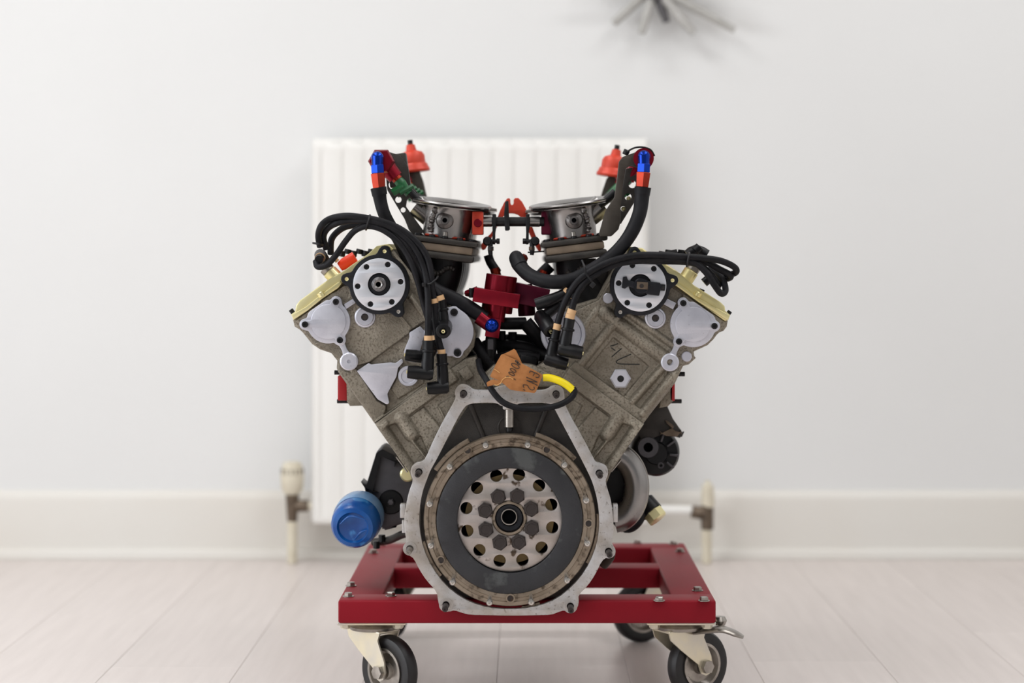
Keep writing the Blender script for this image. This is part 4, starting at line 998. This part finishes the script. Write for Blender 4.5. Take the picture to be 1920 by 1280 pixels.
# right-hand leads
R1 = lead([(1071,586,-.03),(1078,560,-.03),(1092,535,-.03),(1115,515,-.028),(1150,497,-.025),(1190,488,-.02),(1230,485,-.015),(1270,486,-.012),(1303,493,-.01),(1325,512,-.01),(1340,535,-.01),(1352,550,0),(1360,545,.01),(1357,528,.02),(1346,512,.03),(1330,503,.04)])
R2 = lead([(1044,612,-.022),(1051,588,-.022),(1062,560,-.025),(1082,529,-.03),(1110,507,-.032),(1145,490,-.03),(1190,479,-.025),(1235,478,-.02),(1280,481,-.015),(1320,484,-.01),(1352,489,0),(1376,500,.01),(1380,510,.02),(1362,516,.03),(1340,514,.04)])
R3 = lead([(1063,546,-.002),(1080,540,-.015),(1100,520,-.02),(1130,500,-.02),(1180,484,-.012),(1235,480,-.005),(1290,483,.0),(1325,492,.005),(1350,505,.01),(1370,516,.02),(1362,522,.03),(1335,514,.04)])
R4 = lead([(1071,556,-.004),(1084,548,-.01),(1104,522,-.015),(1140,500,-.01),(1190,490,-.005),(1240,490,.0),(1290,492,.005),(1320,502,.01),(1340,522,.015),(1348,535,.02),(1345,520,.035),(1330,508,.04)], 5.6)
sleeve(R1, 1073, 580, 1070, 589, -.03, 8.5); sleeve(R1, 1070, 589, 1068, 597, -.03, 8.8)
sleeve(R2, 1046, 607, 1043, 618, -.022, 7.6); sleeve(R3, 1066, 543, 1060, 549, -.002, 7.6); sleeve(R4, 1077, 553, 1074, 561, -.004, 6)
s3 = ptube('plug_boot', [(1062,548,0),(1045,557,.0),(1025,565,.0),(1004,571,.0)], [9,10.5,12,11], M['blackplastic'], en, n=8, k=3)
boot(R4, [(1072,558),(1054,568),(1035,581),(1017,596)], (1033,622), 9, 14.5, .006, True, -.020)
boot(R1, [(1068,597),(1065,615),(1061,636),(1058,655)], (1092,662), 10, 13, -.028)
boot(R2, [(1043,618),(1040,635),(1036,655),(1032,674)], (1064,683), 9.5, 12.5, -.016)
t_ = ptube('cable_tie', [(1091,488,-.035),(1096,500,-.045),(1099,513,-.045),(1107,524,-.045),(1114,534,-.042)], 1.9, M['screw'], en, n=8)
pbox('tie_head', 1107, 529, 1116, 539, -.048, -.040, M['screw'], t_, .0008, 40)
ring_tie(1290, 487, 13, 13, -.005, math.radians(100))
# connectors beside the rocker covers
oc_ = ptube('orange_cap', [(637,500,.065),(646,494,.065),(666,482,.065)], [9,11.5,11.5], M['orangeplastic'], en, n=20, k=1)
ptube('tan_pin', [(628,484,.06),(633,490,.06)], 4.5, M['sleeve'], oc_, k=1)
ptube('orange_cap', [(1262,490,.07),(1268,477,.07)], 9, M['orangeplastic'], en, n=20, k=1)
for pp, r0 in (([(1290,478,.06),(1305,468,.06),(1325,478,.06)], 11), ([(1250,478,.10),(1270,474,.10)], 8), ([(1304,470,.05),(1312,462,.05)], 9), ([(1320,530,.05),(1332,520,.05)], 9)):
    ptube('coil_connector', pp, r0, M['blackplastic'], en, n=10, k=2)
for k in range(6):
    cyl('coil_plug', P(640+k*11, 481-(k % 2)*5, .12), P(642+k*11, 470-(k % 2)*3, .12), r_(7), M['blackplastic'], en, 10)
    if k < 5: cyl('coil_plug', P(1240+k*12, 483, .12), P(1242+k*12, 471-(k % 2)*3, .12), r_(7), M['blackplastic'], en, 10)

# earth cable with the yellow sleeve
ec_ = ptube('tagged_cable', [(897,676,.03),(901,694,.0),(912,712,-.022),(925,735,-.03),(945,755,-.034),(975,765,-.036),(1010,766,-.036),(1045,760,-.036),(1068,748,-.036),(1077,735,-.036),(1074,727,-.036)], 5.8, M['rubber'], en, n=14, label='thin black cable looped in front of the bell plate')
ptube('yellow_sleeve', [(1018,708,-.034),(1030,708,-.034),(1047,713,-.036),(1062,721,-.036),(1074,731,-.036)], [6.6,7,7,7,7], M['yellow'], ec_, n=18)

# alternator, elbow, oil filter, low at the sides ---------------------------------------------------------------
da = .20; sa = S(da)
alt = lathe('alternator', [(0, .0), (20*sa, 0), (22*sa, .004), (40*sa, .006), (44*sa, .012), (46*sa, .03), (46*sa, .10), (38*sa, .12), (0, .12)], P(1231, 850, da), (0, 1, 0), M['blackplastic'], en, 48)
lathe('pulley', [(8*sa, .006), (9*sa, -.006), (19*sa, -.006), (20*sa, 0), (20*sa, .008)], P(1215, 838, da-.002), (0, 1, 0), M['greyplastic'], alt, 32)
lathe('pulley_bore', [(0, 0), (8.6*sa, 0), (8.6*sa, .004), (0, .004)], P(1215, 838, da-.004), (0, 1, 0), M['void'], alt, 24)
for t in (-70, -35, 5, 40, 75, 110, 150):
    t = math.radians(t)
    c = P(1231+33*math.cos(t), 850+33*math.sin(t), da-.001)
    if t < math.radians(60): box('fan_rib', c, (18*sa, .008, 4*sa), M['greyplastic'], alt, .001, Matrix.Rotation(t, 4, 'Y'))
lathe('case_bolt', [(2.5*sa, .006), (3*sa, -.003), (6*sa, -.003), (7*sa, .006)], P(1239, 872, da+.002), (0, 1, 0), M['greyplastic'], alt, 20)
plate('alternator_bracket', fillet([(1226,752),(1250,758),(1262,785),(1281,812),(1278,822),(1262,816),(1240,815),(1205,830),(1190,800)], 3), da-.006, .02, M['castdark'], alt, .002)
plate('brown_lug', fillet([(1238,812),(1262,800),(1250,790),(1266,806),(1278,810),(1270,820),(1248,818)], 2), da-.010, .01, M['brass_dull'], alt, .001)
# polished elbow
de = .13; se = S(de); pts = []
for k in range(15):
    t = math.radians(-86 + k*12.2); pts.append(P(1148+45*math.cos(t), 914+62*math.sin(t), de))
elb = tube('coolant_elbow', pts, 23*se, M['chrome'], en, 28, 3)
tube('elbow_seam', [P(1148+68*math.cos(math.radians(-80+k*12)), 914+85*math.sin(math.radians(-80+k*12)), de) for k in range(14)], 1.6*se, M['steel'], elb, 8, 3)
lathe('elbow_dark_backing', [(0,0),(34*se,0),(40*se,.006),(44*se,.02),(44*se,.10),(0,.10)], P(1142,912,.16), (0,1,0), M['blackplastic'], en, 40)  # black backing added to make the inside of the elbow dark
ptube('black_bend', [(1150,960,.19),(1175,985,.18),(1196,968,.18),(1192,940,.20)], 15, M['rubber'], en, n=16)
fl_ = cyl('drain_fitting', P(1206,940,.20), P(1225,962,.19), 21*S(.2), M['blackplastic'], en, 20)
cyl('yellowed_cap', P(1222,958,.19), P(1235,974,.185), 20*S(.2), M['gold'], fl_, 8, label='yellowed end cap')
ptube('side_pipe', [(1128,1030,.10),(1143,1040,.11),(1130,1058,.12)], 11, M['bracket'], en, n=18)
plate('bank_edge', [(1118,862),(1164,862),(1144,884),(1130,884)], .06, .3, M['castdark'], en, .001)
ptube('bright_edge', [(1146,884,.05),(1156,872,.05),(1164,862,.05)], 1.6, M['steel'], en, k=1)
ptube('bright_edge', [(743,856,.05),(752,868,.05),(764,885,.05)], 1.6, M['steel'], en, k=1)
# left: pump housing and wrapped filter
dp = .17; sp = S(dp)
ph = plate('pump_housing', fillet([(706,846),(716,840),(741,853),(748,868),(780,900),(782,975),(744,985),(718,996),(706,960),(684,916)], 4), dp, .10, M['greyplastic'], en, .004)
plate('housing_edge', fillet([(704,847),(717,839),(742,852),(744,868),(716,858),(700,925),(683,915)], 2), dp-.008, .06, M['blackplastic'], ph, .002)
lathe('drive_pulley', [(0,-.008),(7*sp,-.008),(8*sp,-.003),(21*sp,-.002),(24*sp,.002),(24*sp,.01)], P(733,941,dp-.001), (0,1,0), M['blackplastic'], ph, 36)
lathe('pulley_nut', [(0,-.006),(5*sp,-.005),(7*sp,.002)], P(733,941,dp-.008), (0,1,0), M['greyplastic'], ph, 6)
lathe('yellow_pulley', [(0,-.002),(11*sp,-.002),(14*sp,0),(14*sp,.01)], P(764,889,dp-.002), (0,1,0), M['gold'], ph, 28)
fa = Vector((-.11, -1, -.21)).normalized(); fcn = P(663, 986, .10); sf = S(.1)
fil = lathe('oil_filter', [(0,-.075),(36*sf,-.075),(44*sf,-.06),(46*sf,-.045),(45*sf,-.01),(43*sf,.0),(38*sf,.006),(30*sf,.008),(27*sf,.004),(14*sf,.002),(0,.001)], fcn, fa, M['wrap'], en, 56, label='oil filter wrapped in creased blue plastic')
lathe('film_edge', [(45.5*sf,-.06),(47.5*sf,-.050),(47.5*sf,-.030),(46*sf,-.026)], fcn, fa, M['wrapclear'], fil, 48)
bm = bmesh.new()
for a_ in (((-24,-6),(-4,-22),(24,-16)), ((2,24),(14,10),(26,4))):
    tube_bm([fcn + fa*.0065 + Vector((x*sf, 0, -y*sf)) + Vector((0, .30*(y*sf), 0)) - Vector((0, .002+.16*x*sf*1, 0)) for x, y in a_], [r_(1), r_(2.4), r_(1)], 8, 5, bm)
link('crease', finish(bm_mesh(bm, 'crease')), M['wrap'], fil)
for (x, y) in ((706,1020),(716,1008)):
    cyl('drain_plug', P(x, y+8, .22), P(x, y-6, .22), r_(7), M['blackplastic'], en, 8)
ptube('oil_pipe', [(700,1016,.24),(730,1012,.22),(760,1000,.18),(790,1000,.15)], 8, M['castdark'], en, n=12)

# ------------------------------------------------------------------ cardboard tag on the cable
ZN = ((890,650),9.6)
tg = thing('cardboard_tag', 'torn brown cardboard tag with handwriting, hanging on the yellow sleeved cable', 'tag', P(985, 705, -.042))
out = q(ZN, [(478,142),(515,132),(640,190),(740,230),(850,300),(1040,400),(1226,506),(1195,590),(1150,700),(1102,810),(1072,832),(920,812),(760,792),(645,772),(598,738),(560,700),(505,652),(478,650),(455,672),(432,706),(400,694),(352,682),(290,700),(232,716),(214,660),(222,636),(290,600),(340,582),(372,596),(468,612),(380,585),(290,545),(278,520),(340,400),(400,275)])
plate('card', out, -.044, .0016, M['card'], tg, .0003)
plate('folded_corner', q(ZN, [(515,132),(620,84),(706,38),(742,62),(800,180),(856,308),(740,240),(620,185)]), -.041, .0014, M['card'], tg, .0003)
bm = bmesh.new(); dt = -.0445
def ink(pts): tube_bm([P(*q1(ZN, *p_), dt) for p_ in pts], .00052, 6, 5, bm)
def inko(cx, cy, a_, b_, ang):
    ink([(cx + a_*math.cos(t)*math.cos(ang) - b_*math.sin(t)*math.sin(ang), cy + a_*math.cos(t)*math.sin(ang) + b_*math.sin(t)*math.cos(ang)) for t in [2*PI*k/12 for k in range(13)]])
ink([(985,470),(1000,434),(1060,455),(1110,475),(1155,505),(1162,535),(1135,552),(1098,545)])
ink([(930,546),(1030,588),(1132,636)]); ink([(1132,636),(1030,625),(935,602)]); ink([(935,602),(1040,650),(1130,694)])
ink([(905,684),(880,680),(870,706),(890,738)]); ink([(905,684),(950,695),(980,745),(1020,775),(1062,770),(1076,742),(1062,716)])
ink([(905,790),(890,770),(870,775)])
for (cx, cy, a_, b_) in ((732,342,78,32),(690,422,58,24),(664,485,58,22)): inko(cx, cy, a_, b_, .50)
inko(790, 300, 34, 14, .6); inko(760, 268, 34, 13, .6)
ink([(1078,460),(1068,490),(1050,524)]); ink([(570,545),(585,528),(618,535)]); ink([(705,572),(738,598)])
link('handwriting', bm_mesh(bm, 'handwriting'), M['ink'], tg, 'handwriting in dark ink')
bm = bmesh.new()
for st in (((352,402),(400,430),(452,470)), ((470,652),(490,610),(540,560),(600,545),(660,560),(690,590)), ((355,682),(400,690),(440,668),(478,650))):
    tube_bm([P(*q1(ZN, *p_), -.0443) for p_ in st], .0007, 6, 4, bm)
M['tear'] = mat('torn_card_edge', (216, 168, 108), 0, .9, (200, 150, 90), 80)
link('torn_edge', bm_mesh(bm, 'torn_edge'), M['tear'], tg, 'pale torn edge')
